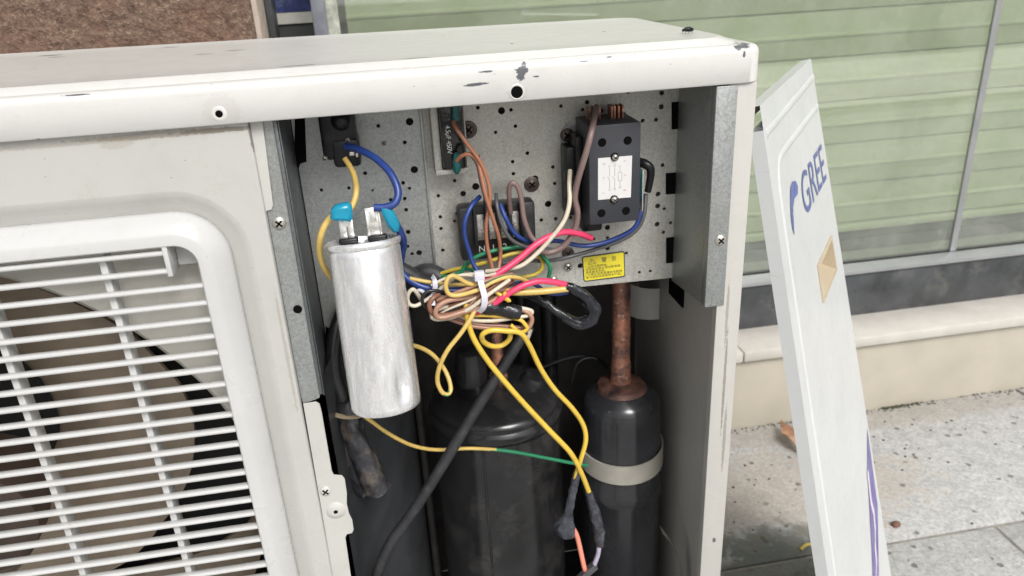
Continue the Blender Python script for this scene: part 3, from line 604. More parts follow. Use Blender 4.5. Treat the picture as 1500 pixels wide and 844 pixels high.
# stepped seam
b = MB().box((XS-.0011, PB-.0022, 0.4506), (XS+.0011, PB+.0035, .599), .0004); link('seam', b.mesh('seam'), 'galv2', ep)
link('panel_hem', MB().loft([[(-0.23297, PB+.0002, 0.42857), (-0.02752, PB+.0002, 0.42494)], [(-0.23297, PB+.010, 0.42857-.0005), (-0.02752, PB+.010, 0.42494-.0005)]], False).mesh('panel_hem'), 'galv', ep)
for u, mt, rr_ in (((-0.19637, 0.0725, 0.5691), 'rustscrew', .0068), ((-0.14847, 0.0725, 0.52119), 'rustscrew', .0062), ((-0.12025, 0.0725, 0.44647), 'steel', .0052), ((-0.11999, 0.0725, 0.4588), 'rustscrew', .0052), ((-0.13296, 0.0725, 0.43607), 'steel', .0050)):
    screw(ep, u, rr_*.72, (mt, 'dark'), washer=rr_ if mt == 'rustscrew' else 0)
screw(epl, (-0.26115, 0.0725, 0.5641), .0018)
# right bracket: wall going forward, front flange
b = MB().box((-.0272, .0105, .4285), (-.0262, PB+.001, .5995), .0002)
rb_ = b.mesh('right_bracket')
for v in rb_.vertices:
    if v.co.z < .5: v.co.z -= (v.co.y-.0105)*.10
rbk = link('right_bracket', rb_, 'galv2', AC)
b = MB().box((-.0272, .0012, .4285), (-.0112, .0024, .5990), .0006).box((-.0272, .0024, .4285), (-.0262, .0105, .5990), .0004)
link('bracket_flange', b.mesh('bracket_flange'), 'galv2', rbk)
screw(rbk, (-0.01773, 0.0012, 0.48386), .0044)
# partition sheets and dark interior
b = MB(); pa = [(-.3276, .0135), (-.3268, .03), (-.322, .055), (-.305, .095), (-.285, .135), (-.268, .18), (-.262, .25)]
b.loft([[(x, y, -.028) for x, y in pa], [(x, y, .40) for x, y in pa]], False); link('compressor_partition', b.mesh('compressor_partition', 60), 'partition', AC)
# ---------------------------------------------------------------- compressor
CX, CY, CR = -.180, .155, .0662
pr_ = [(.002, -.025), (CR*.9, -.022), (CR, -.01), (CR, .10), (CR, .262), (CR+.0004, .2635), (CR+.0022, .265), (CR+.0026, .270), (CR+.0022, .2735), (CR-.0004, .2755), (CR-.0010, .2775), (CR-.0004, .2790), (CR-.0012, .2820), (CR-.0045, .2850), (CR*.84, .2885), (CR*.70, .2925), (CR*.4, .2965), (.001, .298)]
cp = link('compressor', MB().lathe(pr_, (CX, CY, 0), (0, 0, 1), 64).mesh('compressor', 60), 'enamel', AC)
b = MB().lathe([(.0165, -.01), (.0165, .030), (.0145, .036), (.0145, .046), (.009, .049), (.002, .0495)], (CX-.022, CY+.008, .285), (0, 0, 1), 28); link('terminal_cover', b.mesh('terminal_cover'), 'enamel', cp)
b = MB().lathe([(.0095, -.02), (.0095, .012), (.0062, .018), (.0062, .10)], (CX+.005, CY+.004, .290), (0, 0, 1), 20); link('discharge_pipe', b.mesh('discharge_pipe'), 'copper', cp)
b = MB().lathe([(.013, -.02), (.013, .012), (.0105, .017), (.004, .018)], (CX+.036, CY-.004, .286), (.35, -.2, 1), 22); link('terminal_cover', b.mesh('terminal_cover'), 'blackm', cp)
b = MB().tube([(CX+.018, CY-.022, .285), (CX+.036, CY-.034, .283), (CX+.052, CY-.030, .270)], .005, 8, flat=.4); link('top_lug', b.mesh('top_lug'), 'enamel', cp)
b = MB().tube([(CX-.022, CY-.0625, .260), (CX-.022, CY-.0628, .10), (CX-.022, CY-.0628, -.02)], .0012, 6); link('weld_seam', b.mesh('weld_seam'), 'enamel', cp)
# standing pipes behind
for x, y, r_, mt, z0_, z1_ in ((-.112, .205, .0085, 'black', -.02, .52), (-.258, .215, .0045, 'rear', -.02, .36), (-.138, .225, .0065, 'black', -.02, .50)):
    b = MB().lathe([(r_, z0_), (r_, z1_)], (x, y, 0), (0, 0, 1), 18); link('standing_pipe', b.mesh('standing_pipe'), mt, AC)
b = MB().tube([(-0.12689, 0.19, 0.28511), (-0.09796, 0.185, 0.2961), (-0.07541, 0.18, 0.29804), (-0.06397, 0.16, 0.29892)], .0022, 8).tube([(-0.09608, 0.17, 0.27518), (-0.08981, 0.17, 0.29721), (-0.07362, 0.17, 0.30142), (-0.05887, 0.165, 0.29064)], .0018, 8); link('black_lead', b.mesh('black_lead'), 'black', AC)
# accumulator
AX, AY, AR = -.0555, .128, .0415
pr_ = [(.004, -.02), (AR*.9, -.018), (AR, -.008), (AR, .165), (AR+.0012, .168), (AR+.0012, .181), (AR-.0006, .184), (AR-.0012, .262), (AR-.0022, .2685), (AR*.93, .2755), (AR*.82, .2820), (.0262, .2868), (.0225, .2905), (.002, .292)]
ac = link('accumulator', MB().lathe(pr_, (AX, AY, 0), (0, 0, 1), 56).mesh('accumulator', 50), 'enamel2', AC)
link('rusty_cap', MB().lathe([(.0262, .2862), (.0235, .2910), (.015, .2945), (.008, .2955)], (AX, AY, .0004), (0, 0, 1), 32).mesh('rusty_cap'), 'rustcap', ac)
link('suction_pipe', MB().lathe([(.0112, .285), (.0104, .298), (.0100, .302), (.0098, .316), (.0090, .318), (.0090, .346), (.0095, .348), (.0095, .352), (.0088, .356), (.0088, .50)], (AX-.0005, AY, 0), (0, 0, 1), 28).mesh('suction_pipe'), 'copper', ac)
b = MB(); loops = []
for i in range(34):
    a = R(-172 + 222*i/33); r0, r1 = AR+.0003, AR+.0022
    dz = .010*math.cos(a+.5)*0 + .006*(math.sin(a)+1)*.5
    loops.append([(AX+r_*math.cos(a), AY+r_*math.sin(a), .2000+z+dz) for r_, z in ((r0, 0), (r1, 0), (r1, .0215), (r0, .0215))])
b.loft(loops, True, True, True); link('strap', b.mesh('strap', 30), 'strap', ac)
# ---------------------------------------------------------------- parts on the panel
# black relay, upper left
ry = link('relay', MB().box((-.3055, .046, .5600), (-.2800, PB-.0004, .5985), .004, seg=2).box((-.2985, .0445, .5545), (-.2790, PB-.0008, .575), .003).mesh('relay'), 'black', AC)
b = MB().lathe([(.007, 0), (.007, .004), (.0045, .008), (.002, .009)], (-.2893, .046, .5890), (0, -1, 0), 22); link('knob', b.mesh('knob'), 'black', ry)
screw(ry, (-0.28674, 0.0455, 0.57453), .0020); screw(ry, (-0.30437, 0.0455, 0.56264), .0020)
link('terminal', MB().box((-.2865, .0415, .5635), (-.2830, .0443, .5665), .0005).box((-.2822, .0415, .5622), (-.2805, .0443, .5655), .0005).mesh('terminal'), 'tin', ry)
# fan capacitor box with its printed value
x0, x1 = -0.21924, -0.20157
fc = link('fan_capacitor', MB().box((x0, .050, 0.54462), (x1, PB-.0004, .5985), .0025).mesh('fan_capacitor'), 'shrink', AC)
link('mounting_clip', MB().box((x0-.0062, .0565, 0.54462-.0035), (x0-.0004, PB-.0005, .598), .0008).box((x0-.006, .0535, 0.54462-.0045), (x1+.0012, PB-.0006, 0.54462-.0006), .0005).box((x1+.0005, .0560, 0.54462), (x1+.0016, PB-.0007, .598), .0003).mesh('mounting_clip'), 'galv', fc)
tc_ = Vector((-0.21396, 0.0494, 0.56748))
v, f = text_mesh('4.5µF 450V', .0050, lambda x, y: (tc_.x + y, .0496, tc_.z - x), spacing=.92); link('capacity_print', MB().add(v, f).mesh('capacity_print'), 'whiteink', fc)
link('wire_boot', MB().lathe([(.0012, -.008), (.0032, -.005), (.0034, .002), (.0022, .008)], (-0.20959, 0.046, 0.54987), (.05, -.15, 1), 14).mesh('wire_boot'), 'boot', fc)
link('wire_boot', MB().lathe([(.003, -.004), (.0026, .007), (.001, .008)], (-0.20775, 0.046, 0.58616), (.05, -.15, 1), 14).mesh('wire_boot'), 'boot', fc)
# contactor
cx0, cx1, cz0, cz1 = -.1122, -.0722, .4962, .5728
b = MB().box((cx0, .030, cz0), (cx1, .0705, cz1), .0011)
ct = link('contactor', b.mesh('contactor'), 'contactor', AC)
link('mounting_plate', prism([(-0.12133, 0.56524), (-0.11908, 0.56772), (-0.11749, 0.56492), (-0.11145, 0.56442), (-0.10955, 0.54469), (-0.11516, 0.54299), (-0.11596, 0.50118), (-0.12183, 0.49478), (-0.12395, 0.50199), (-0.12343, 0.52367), (-0.11888, 0.5255), (-0.11857, 0.53998), (-0.12414, 0.54048), (-0.12365, 0.56006)], .0711, .0723), 'galv2', ct)
screw(ct, (-0.11878, 0.071, 0.55861), .0055, ('rustscrew', 'dark'))
link('side_coil', MB().box((cx0-.0125, .052, .498), (cx0-.0002, .0708, .553), .0015).box((cx0-.0060, .046, .530), (cx0-.0003, .0707, .5615), .001).mesh('side_coil'), 'black', ct)
link('foot_block', MB().box((cx0-.0005, .050, cz0-.0125), (cx0+.016, .0700, cz0+.002), .002).mesh('foot_block'), 'black', ct)
for p in ((-0.10208, 0.03, 0.5599), (-0.08241, 0.03, 0.55974), (-0.1028, 0.03, 0.5052), (-0.08321, 0.03, 0.50512)):
    link('screw_well', MB().lathe([(.0033, -.0001), (.0031, .0003), (.0029, .0001)], p, (0, -1, 0), 22).mesh('screw_well'), 'dark', ct)
lb = [(-0.10536, 0.54844), (-0.07893, 0.54815), (-0.0796, 0.51579), (-0.10553, 0.51619)]
link('label_plate', prism(lb, .0296, .0299), 'label', ct)
for p in ((-0.09251, 0.0295, 0.54837), (-0.09294, 0.0295, 0.51554)):
    link('screw_well', MB().lathe([(.0032, -.0001), (.0032, .0004)], p, (0, -1, 0), 20).mesh('screw_well'), 'dark', ct); screw(ct, (p[0], .0288, p[2]), .0024)
def stroke(b, p, q, wd, y):
    p, q = Vector((p[0], 0, p[1])), Vector((q[0], 0, q[1])); d = (q-p).normalized(); n = Vector((d.z, 0, -d.x))*wd/2
    b.add([(*(a+n*s)[:1], y, (a+n*s).z) for a, s in ((p, 1), (q, 1), (q, -1), (p, -1))], [(0, 1, 2, 3)])
b = MB(); ly = .0294
Lx = lambda u: cx0 + .0075 + u*.0245
Lz = lambda v_: 0.54844*1.0 + (0 - v_)*(0.54844-0.51619)
for ux in (.34, .50):
    stroke(b, (Lx(ux), Lz(.25)), (Lx(ux), Lz(.45)), .00025, ly); stroke(b, (Lx(ux), Lz(.53)), (Lx(ux), Lz(.75)), .00025, ly); stroke(b, (Lx(ux), Lz(.54)), (Lx(ux-.07), Lz(.46)), .00025, ly)
for (a, c) in (((.61, .38), (.73, .38)), ((.73, .38), (.73, .58)), ((.73, .58), (.61, .58)), ((.61, .58), (.61, .38)), ((.67, .28), (.67, .38)), ((.67, .58), (.67, .70))): stroke(b, (Lx(a[0]), Lz(a[1])), (Lx(c[0]), Lz(c[1])), .00022, ly)
def put(b, s, u, v_, size): 
    v, f = text_mesh(s, size, lambda x, y: (Lx(u)+x, ly, Lz(v_)+y)); b.add(v, f)
for s, u, v_ in (('T4', .16, .15), ('L1', .34, .21), ('L2', .50, .20), ('A1', .67, .24), ('T1', .34, .79), ('T2', .50, .78), ('A2', .67, .74), ('L1', .14, .84), ('Y1', .15, .48)): put(b, s, u, v_, .0020)
link('diagram_print', b.mesh('diagram_print'), 'greyink', ct)
b = MB()
for s, u, v_ in (('A1', .82, .12), ('S1', .84, .46), ('A2', .82, .82)): put(b, s, u, v_, .0019)
link('diagram_print', b.mesh('diagram_print'), 'redink', ct)
for x, z in [(-0.10571862729331852, 0.5732939781729756), (-0.10195504345312903, 0.5740265468669054), (-0.09819430674048787, 0.5737228133584478), (-0.08632497056734423, 0.5738049902031994), (-0.08307798644390824, 0.5740640369152594), (-0.07982371560103191, 0.5738026445767922), (-0.08848683152629275, 0.5729387952975284)]:
    link('terminal_prong', MB().box((x-.0009, .050, cz1-.002), (x+.0009, .060, cz1+.0095), .0004).mesh('terminal_prong'), 'copper', ct)
link('terminal_sleeve', MB().box((cx1+.0002, .043, .508), (cx1+.0062, .060, .5330), .0022).mesh('terminal_sleeve'), 'boot', ct)
link('terminal_sleeve', MB().tube([(-0.06605, 0.052, 0.53646), (-0.06327, 0.047, 0.53631), (-0.05945, 0.045, 0.53319), (-0.0584, 0.046, 0.52628), (-0.05898, 0.05, 0.51304)], lambda q: .0040-.0012*q, 12).mesh('terminal_sleeve'), 'black', ct)
link('terminal', MB().box((cx1+.0052, .040, .500), (cx1+.0062, .056, .5330), .0003).mesh('terminal'), 'tin', ct)
# yellow warning label
wl = [(-0.1071, 0.4543), (-0.07186, 0.45529), (-0.07064, 0.45392), (-0.06984, 0.43243), (-0.07106, 0.4313), (-0.1056, 0.43095), (-0.10679, 0.43236), (-0.108, 0.45317)]
wl2 = [(-0.10627, 0.4533), (-0.07251, 0.4542), (-0.0716, 0.45347), (-0.07083, 0.43346), (-0.07174, 0.43255), (-0.10504, 0.43205), (-0.10605, 0.43299), (-0.10705, 0.45252)]
link('label_border', prism(wl, .0725, .0728), 'ink', ep); link('warning_label', prism(wl2, .0722, .0724), 'yellowlabel', ep)
o_ = Vector((-0.1066, 0.0721, 0.45312)); ex_ = (Vector((-0.07134, 0.0721, 0.4541))-o_); ey_ = Vector((-0.10567, 0.0721, 0.43172))-o_
def wmap(u, v_): q = o_ + ex_*u + ey_*v_; return (q.x, .0720, q.z)
ew_, eh_ = ex_.length, ey_.length
b = MB()
def wtext(s, u, v_, size, sp_=1.):
    v, f = text_mesh(s, size, lambda x, y: wmap(u + x/ew_, v_ - y/eh_), spacing=sp_); b.add(v, f)
wtext('警', .50, .20, .0050); wtext('告', .74, .20, .0046)
def wstroke(p, q, wd):
    P0, P1 = Vector(wmap(*p)), Vector(wmap(*q)); d = (P1-P0).normalized(); n = Vector((d.z, 0, -d.x))*wd/2; b.add([P0+n, P1+n, P1-n, P0-n], [(0, 1, 2, 3)])
for p, q in (((.10, .30), (.19, .08)), ((.19, .08), (.29, .30)), ((.29, .30), (.10, .30)), ((.19, .15), (.19, .25))): wstroke(p, q, .0004)
for i, s in enumerate(('1.必须可靠接地。', '2.安装维修前必须切断电源，', '避免触电危险。', '3.不得在易燃易爆和有腐蚀', '性气体的场所使用本产品。')):
    wtext(s, (.32, .47, .30, .47, .50)[i], .42+.115*i, .00255, 1.18)
link('warning_print', b.mesh('warning_print'), 'ink', ep)
# terminal block
t0, t1 = -0.21063, -0.14947
tz0, tz1 = 0.46697, 0.5161
b = MB().box((t0, .056, tz0), (t1, PB-.0005, tz1-.004), .003)
for k in range(5):
    xx = t0+.012 + k*(t1-t0-.024)/4; b.box((xx-.0012, .0475, tz0+.016), (xx+.0012, .0565, tz1+.002), .0008)
tb = link('terminal_block', b.mesh('terminal_block'), 'blackm', AC)
for k in range(4):
    xx = t0+.012 + (k+.5)*(t1-t0-.024)/4
    link('terminal', MB().box((xx-.0030, .0535, tz0+.018), (xx+.0030, .0550, tz1-.010), .0004).lathe([(.0022, 0), (.0022, .001)], (xx, .0534, tz0+.026), (0, -1, 0), 12).mesh('terminal'), 'tin', tb)
for s, k in (('N', 0), ('1', 1), ('2', 2), ('3', 3)):
    xx = t0+.012 + (k+.5)*(t1-t0-.024)/4
    v, f = text_mesh(s, .0075, lambda x, y: (xx+x, .0555, tz0+.0098+y)); link('terminal_print', MB().add(v, f).mesh('terminal_print'), 'whiteink', tb)

# ================================================================== LOOSE THINGS
# ---------------------------------------------------------------- big aluminium run capacitor hanging on its wires
ct_, cb_ = Vector((-0.28322, 0.002, 0.51203)), Vector((-0.28069, -0.024, 0.39177))
A_ = (ct_-cb_); CL = A_.length; A_.normalize(); RV = Vector((1, 0, 0)); RV = (RV-A_*RV.dot(A_)).normalized(); FV = RV.cross(A_) * -1
if FV.y > 0: FV = -FV
rc = 0.02536
CAP = empty('motor_capacitor', cb_, 'dented brushed aluminium cylinder capacitor with two blue-sleeved lugs', 'capacitor')
prof = [(.002, .0015), (rc*.80, .0012), (rc*.93, .0004), (rc*.985, .0018), (rc, .005), (rc, CL*.35), (rc, CL*.7), (rc, CL-.006), (rc*.985, CL-.0045), (rc*1.02, CL-.0035), (rc*1.045, CL-.002), (rc*1.045, CL), (rc*1.0, CL+.0012), (rc*.95, CL+.0006), (rc*.93, CL-.0015), (rc*.5, CL-.001), (.002, CL-.001)]
fine = []
for (a, b_) in zip(prof[:-1], prof[1:]):
    k = 14 if b_[1]-a[1] > .02 else 1
    fine += [(a[0]+(b_[0]-a[0])*i/k, a[1]+(b_[1]-a[1])*i/k) for i in range(k)]
fine.append(prof[-1])
me = MB().lathe(fine, cb_, A_, 64).mesh('can', 45)
dp = cb_ + A_*.020 + RV*rc*.52 + FV*rc*.85
for v in me.vertices:
    d = v.co-dp; a = d.dot(A_); r_ = d.dot(RV); w_ = math.exp(-(r_/.0042)**2-(a/(.011 if a < 0 else .014))**2)
    v.co -= FV*.0060*w_
    v.co += FV*.0008*mnoise.noise(v.co*28)
link('can', me, 'can', CAP)
for k, sx in enumerate((-.0095, .0105)):
    c = cb_ + A_*CL + RV*sx + FV*(-.001 + .002*k)
    m3 = Matrix.Translation(c) @ Matrix((RV, FV, A_)).transposed().to_4x4()
    lb_ = link('lug_base', MB().box((-.0068, -.0042, -.001), (.0068, .0042, .0034), .0016, seg=3, M_=m3).mesh('lug_base'), 'black', CAP)
    if k == 0:
        b = MB().box((-.0052, -.0006, .003), (-.0004, .0006, .0160), .0003, M_=m3).box((.0003, -.0006, .003), (.0044, .0006, .0160), .0003, M_=m3).lathe([(.0024, 0), (.0024, .001)], c+A_*.0135+FV*.0008-RV*.0003, tuple(FV), 14)
        link('tab', b.mesh('tab'), 'tin', lb_)
        link('sleeve', plate([(-0.30283, 0.53217), (-0.30106, 0.53827), (-0.29799, 0.54084), (-0.28967, 0.54192), (-0.28723, 0.53975), (-0.28744, 0.53106), (-0.28963, 0.52835), (-0.29583, 0.52998), (-0.2995, 0.52988)], [], .0095, -.006, .0028, 70), 'sleeve', CAP)
    else:
        b = MB().box((-.0064, .0006, .003), (.0040, .0016, .0225), .0003, M_=m3).box((-.0062, -.0002, .003), (-.0046, .0024, .0205), .0003, M_=m3).box((.0022, -.0002, .003), (.0038, .0024, .0205), .0003, M_=m3).box((-.0032, .0017, .0125), (.0010, .0024, .0205), .0002, M_=m3)
        link('tab', b.mesh('tab'), 'tin', lb_)
        link('sleeve', plate([(-0.26869, 0.53758), (-0.2632, 0.53703), (-0.25955, 0.53227), (-0.25628, 0.52354), (-0.25738, 0.51767), (-0.26121, 0.51708), (-0.26484, 0.52246), (-0.26758, 0.53113)], [], .0080, -.005, .0024, 70), 'sleeve', CAP)
link('lug_hole', MB().box((-.0008, -.0001, 0), (.0008, .0001, .0012), 0, M_=Matrix.Translation(cb_+A_*(CL+.011)+RV*.009+FV*.0018) @ Matrix((RV, FV, A_)).transposed().to_4x4()).mesh('lug_hole'), 'dark', CAP)

# ---------------------------------------------------------------- wires
def wire(label, col, r, pts, col2=None, stripe=None, group=None, name='wire', n=10, **kw):
    mats = ['w_'+col]+(['w_'+col2] if col2 else [])
    b = MB().tube(pts, r, n, stripe=stripe if col2 else None, **kw)
    return link(name, b.mesh(name, 70), mats, label=label, cat='wire', group=group)
half = lambda tw, ph=0.: (lambda q, a: ((a + q*tw + ph) % 1) < .5)
wire('yellow wire from the black relay to the left capacitor lug', 'ygold', *(0.00208, [(-0.29034, 0.044, 0.56173), (-0.28747, 0.04, 0.55689), (-0.28455, 0.03, 0.55159), (-0.28376, 0.015, 0.54459), (-0.28707, 0.01, 0.53646), (-0.29182, 0.008, 0.53208)]))
wire('yellow wire bending from the left blue sleeve down behind the aluminium capacitor', 'ygold', *(0.00231, [(-0.29835, 0.008, 0.53225), (-0.30543, 0.006, 0.52765), (-0.3113, 0.004, 0.51843), (-0.3147, 0.01, 0.50396), (-0.31336, 0.016, 0.48895), (-0.30758, 0.022, 0.47616), (-0.29567, 0.03, 0.46139)]))
wire('dark blue wire arching from the black relay to the right capacitor lug', 'blue', *(0.00266, [(-0.28856, 0.042, 0.57098), (-0.27945, 0.034, 0.56947), (-0.26806, 0.022, 0.56484), (-0.25885, 0.01, 0.55624), (-0.25511, 0.002, 0.5454), (-0.25836, -0.002, 0.53809), (-0.26606, -0.002, 0.53594), (-0.27252, -0.001, 0.53629)]))
wire('blue wire from the right blue sleeve passing behind the aluminium capacitor', 'blue', *(0.00282, [(-0.25981, 0.0, 0.5243), (-0.2565, 0.006, 0.51338), (-0.25532, 0.014, 0.50325), (-0.25785, 0.022, 0.49052), (-0.25996, 0.026, 0.47887), (-0.25475, 0.024, 0.47072), (-0.24323, 0.022, 0.46344), (-0.22653, 0.022, 0.45859), (-0.20282, 0.024, 0.456)]))
wire('yellow wire tied along the blue wire beside the capacitor', 'ygold', *(0.00155, [(-0.27319, 0.03, 0.4783), (-0.26105, 0.026, 0.47345), (-0.24875, 0.022, 0.47026), (-0.2338, 0.02, 0.4665), (-0.2185, 0.02, 0.46354), (-0.20017, 0.022, 0.45994)]))
wire('orange brown wire from the top of the fan capacitor across the terminal block', 'orange', *(0.00154, [(-0.20979, 0.044, 0.58174), (-0.20871, 0.038, 0.57785), (-0.20112, 0.034, 0.5656), (-0.19257, 0.034, 0.55119), (-0.18804, 0.034, 0.53422), (-0.18844, 0.034, 0.51945), (-0.19181, 0.036, 0.50296), (-0.19163, 0.038, 0.4845), (-0.18919, 0.036, 0.46791), (-0.189, 0.03, 0.45876)]))
wire('orange brown wire from the green boot crossing down to the bundle', 'orange', *(0.00154, [(-0.20968, 0.043, 0.55266), (-0.20623, 0.039, 0.55686), (-0.20039, 0.036, 0.55855), (-0.19479, 0.036, 0.55194), (-0.19292, 0.033, 0.54016), (-0.19097, 0.031, 0.52694), (-0.18676, 0.032, 0.50915), (-0.18248, 0.036, 0.49091), (-0.18204, 0.038, 0.47435), (-0.18663, 0.03, 0.46251)]))
wire('thin dark wire running beside the crossing orange wires', 'mauve', *(0.0011, [(-0.19905, 0.04, 0.5565), (-0.19499, 0.04, 0.54894), (-0.19365, 0.04, 0.53841), (-0.19153, 0.042, 0.52708), (-0.18946, 0.046, 0.51819)]))
wire('blue wire curving down the left edge of the terminal block', 'blue', *(0.0018, [(-0.19367, 0.048, 0.52238), (-0.20183, 0.04, 0.51741), (-0.20771, 0.036, 0.50735), (-0.20856, 0.036, 0.49596), (-0.20631, 0.036, 0.48348), (-0.20361, 0.034, 0.47263), (-0.19832, 0.03, 0.46389)]))
wire('grey wire hooking from the top of the terminal block into the bundle', 'grey', *(0.00159, [(-0.18064, 0.05, 0.5227), (-0.18175, 0.042, 0.51533), (-0.17941, 0.038, 0.50211), (-0.17346, 0.036, 0.48993), (-0.16306, 0.036, 0.48261), (-0.15088, 0.038, 0.47884), (-0.13848, 0.04, 0.4756)]))
wire('blue wire sweeping from the contactor side under it to the terminal block', 'blue', *(0.00186, [(-0.06336, 0.052, 0.51066), (-0.06564, 0.048, 0.50014), (-0.0695, 0.046, 0.48682), (-0.07904, 0.048, 0.47905), (-0.09785, 0.05, 0.47279), (-0.11491, 0.05, 0.47291), (-0.13491, 0.048, 0.47988), (-0.15502, 0.044, 0.48232), (-0.16861, 0.042, 0.49129), (-0.17591, 0.042, 0.50598), (-0.17823, 0.048, 0.51429)]))
wire('grey wire sweeping from the contactor side past the yellow label', 'grey', *(0.00165, [(-0.05995, 0.052, 0.51032), (-0.06249, 0.047, 0.49612), (-0.06831, 0.046, 0.48381), (-0.08129, 0.048, 0.47461), (-0.10251, 0.054, 0.46656), (-0.12215, 0.056, 0.46207), (-0.14016, 0.052, 0.46203), (-0.1608, 0.046, 0.46664), (-0.18094, 0.04, 0.46888)]))
wire('mauve brown wire looping up and over a terminal block tab', 'mauve', *(0.00202, [(-0.17043, 0.049, 0.50657), (-0.17169, 0.044, 0.51918), (-0.17182, 0.04, 0.52945), (-0.16934, 0.038, 0.53347), (-0.16536, 0.038, 0.52937), (-0.16323, 0.038, 0.51845), (-0.16177, 0.038, 0.50357), (-0.1575, 0.038, 0.49032), (-0.15272, 0.036, 0.4843)]))
wire('thick mauve brown wire dropping from the contactor top to the bundle', 'mauve', *(0.00246, [(-0.10005, 0.052, 0.58211), (-0.1055, 0.038, 0.57736), (-0.11142, 0.026, 0.56858), (-0.11622, 0.024, 0.5543), (-0.12118, 0.028, 0.53468), (-0.12309, 0.032, 0.51889), (-0.12066, 0.034, 0.50607), (-0.12257, 0.036, 0.4923), (-0.13114, 0.038, 0.47894), (-0.14336, 0.038, 0.47457), (-0.15563, 0.036, 0.47895), (-0.16549, 0.034, 0.47282)]))
wire('cream white wire dropping beside the contactor into the bundle', 'cream', *(0.0018, [(-0.12307, 0.046, 0.53665), (-0.12619, 0.036, 0.52881), (-0.12791, 0.03, 0.51563), (-0.13293, 0.028, 0.50263), (-0.14329, 0.026, 0.4912), (-0.15473, 0.024, 0.48094), (-0.16822, 0.022, 0.47257), (-0.18181, 0.024, 0.47), (-0.19489, 0.03, 0.46748)]))
wire('thin black wire following the cream wire below the contactor', 'black', *(0.00137, [(-0.1223, 0.048, 0.52414), (-0.12713, 0.038, 0.51211), (-0.1322, 0.036, 0.50001), (-0.14114, 0.036, 0.4898), (-0.15118, 0.036, 0.48186), (-0.16284, 0.034, 0.47138), (-0.17538, 0.032, 0.46556)]))
wire('thick pink wire rising from the bundle to the foot of the contactor', 'pink', *(0.00248, [(-0.10737, 0.044, 0.48057), (-0.11776, 0.038, 0.48717), (-0.13115, 0.032, 0.4923), (-0.14391, 0.028, 0.49169), (-0.15661, 0.024, 0.48726), (-0.1715, 0.02, 0.47818), (-0.18832, 0.016, 0.46997), (-0.20355, 0.014, 0.46421), (-0.21628, 0.018, 0.45448), (-0.22765, 0.024, 0.44292)]))
wire('thick pink wire from the black taped splice into the bundle', 'pink', *(0.00246, [(-0.13041, 0.016, 0.45286), (-0.14315, 0.014, 0.45865), (-0.15678, 0.012, 0.46223), (-0.17042, 0.01, 0.46074), (-0.18292, 0.009, 0.45536), (-0.19471, 0.01, 0.44788), (-0.20739, 0.012, 0.4423), (-0.22167, 0.018, 0.43907)]))
wire('orange yellow wire leading out of the black taped splice', 'ygold', *(0.0027, [(-0.13415, 0.014, 0.45242), (-0.14889, 0.013, 0.45291), (-0.16488, 0.013, 0.45372), (-0.1779, 0.014, 0.45489), (-0.18878, 0.018, 0.45681), (-0.20267, 0.024, 0.45827)]))
wire('short yellow wire end poking out under the bundle', 'yellow', *(0.00155, [(-0.19539, 0.014, 0.46154), (-0.18983, 0.011, 0.45705), (-0.18512, 0.009, 0.45337), (-0.18124, 0.008, 0.45049), (-0.18457, 0.0085, 0.45522), (-0.18332, 0.009, 0.45767)]))
wire('green wire arching over the lower edge of the terminal block', 'green', *(0.00162, [(-0.21266, 0.046, 0.46212), (-0.20793, 0.044, 0.47047), (-0.19638, 0.042, 0.47735), (-0.18001, 0.042, 0.48008), (-0.1637, 0.042, 0.47998), (-0.15239, 0.042, 0.47528), (-0.14495, 0.042, 0.46691), (-0.14188, 0.042, 0.45835), (-0.14335, 0.044, 0.45121)]))
wire('dull yellow wire looping below the terminal block', 'dkyellow', *(0.00164, [(-0.23149, 0.06, 0.45703), (-0.21948, 0.054, 0.46213), (-0.20469, 0.046, 0.46702), (-0.18865, 0.042, 0.47132), (-0.17211, 0.042, 0.47519), (-0.15644, 0.044, 0.47443), (-0.14803, 0.046, 0.46635), (-0.14774, 0.046, 0.45866), (-0.15351, 0.046, 0.454), (-0.16397, 0.044, 0.45365), (-0.17455, 0.04, 0.45533)]))
wire('green wire lying behind the bundle by the panel seam', 'green', *(0.00139, [(-0.23159, 0.06, 0.45585), (-0.22012, 0.05, 0.45907), (-0.2081, 0.046, 0.46509), (-0.20077, 0.036, 0.46352), (-0.19539, 0.03, 0.45953), (-0.19034, 0.03, 0.4543)]))
wire('green and yellow earth wire curling in a small loop over the bundle', 'ygold', *(0.00175, [(-0.19208, 0.014, 0.46451), (-0.20395, 0.01, 0.4659), (-0.2116, 0.009, 0.46834), (-0.21746, 0.008, 0.47329), (-0.22238, 0.007, 0.47645), (-0.22611, 0.006, 0.47512), (-0.22811, 0.005, 0.47031), (-0.22711, 0.005, 0.46416), (-0.22276, 0.005, 0.46141), (-0.21511, 0.005, 0.46158), (-0.20369, 0.005, 0.46406), (-0.19289, 0.007, 0.46802), (-0.18201, 0.01, 0.46939), (-0.17208, 0.014, 0.46605), (-0.16333, 0.02, 0.45862)]), col2='green', stripe=lambda q, a: q > .70 and ((a+.62) % 1) < .62)
wire('cream wire curled in a small eye beside the capacitor', 'cream', *(0.00154, [(-0.24731, 0.016, 0.45692), (-0.24946, 0.012, 0.46337), (-0.25215, 0.01, 0.46786), (-0.25541, 0.01, 0.4655), (-0.25691, 0.01, 0.46071), (-0.25586, 0.01, 0.45612), (-0.25147, 0.01, 0.45445), (-0.24452, 0.012, 0.45662), (-0.2358, 0.014, 0.46085), (-0.22909, 0.016, 0.46534), (-0.21919, 0.018, 0.47059), (-0.20756, 0.02, 0.47065), (-0.19578, 0.024, 0.46655)]))
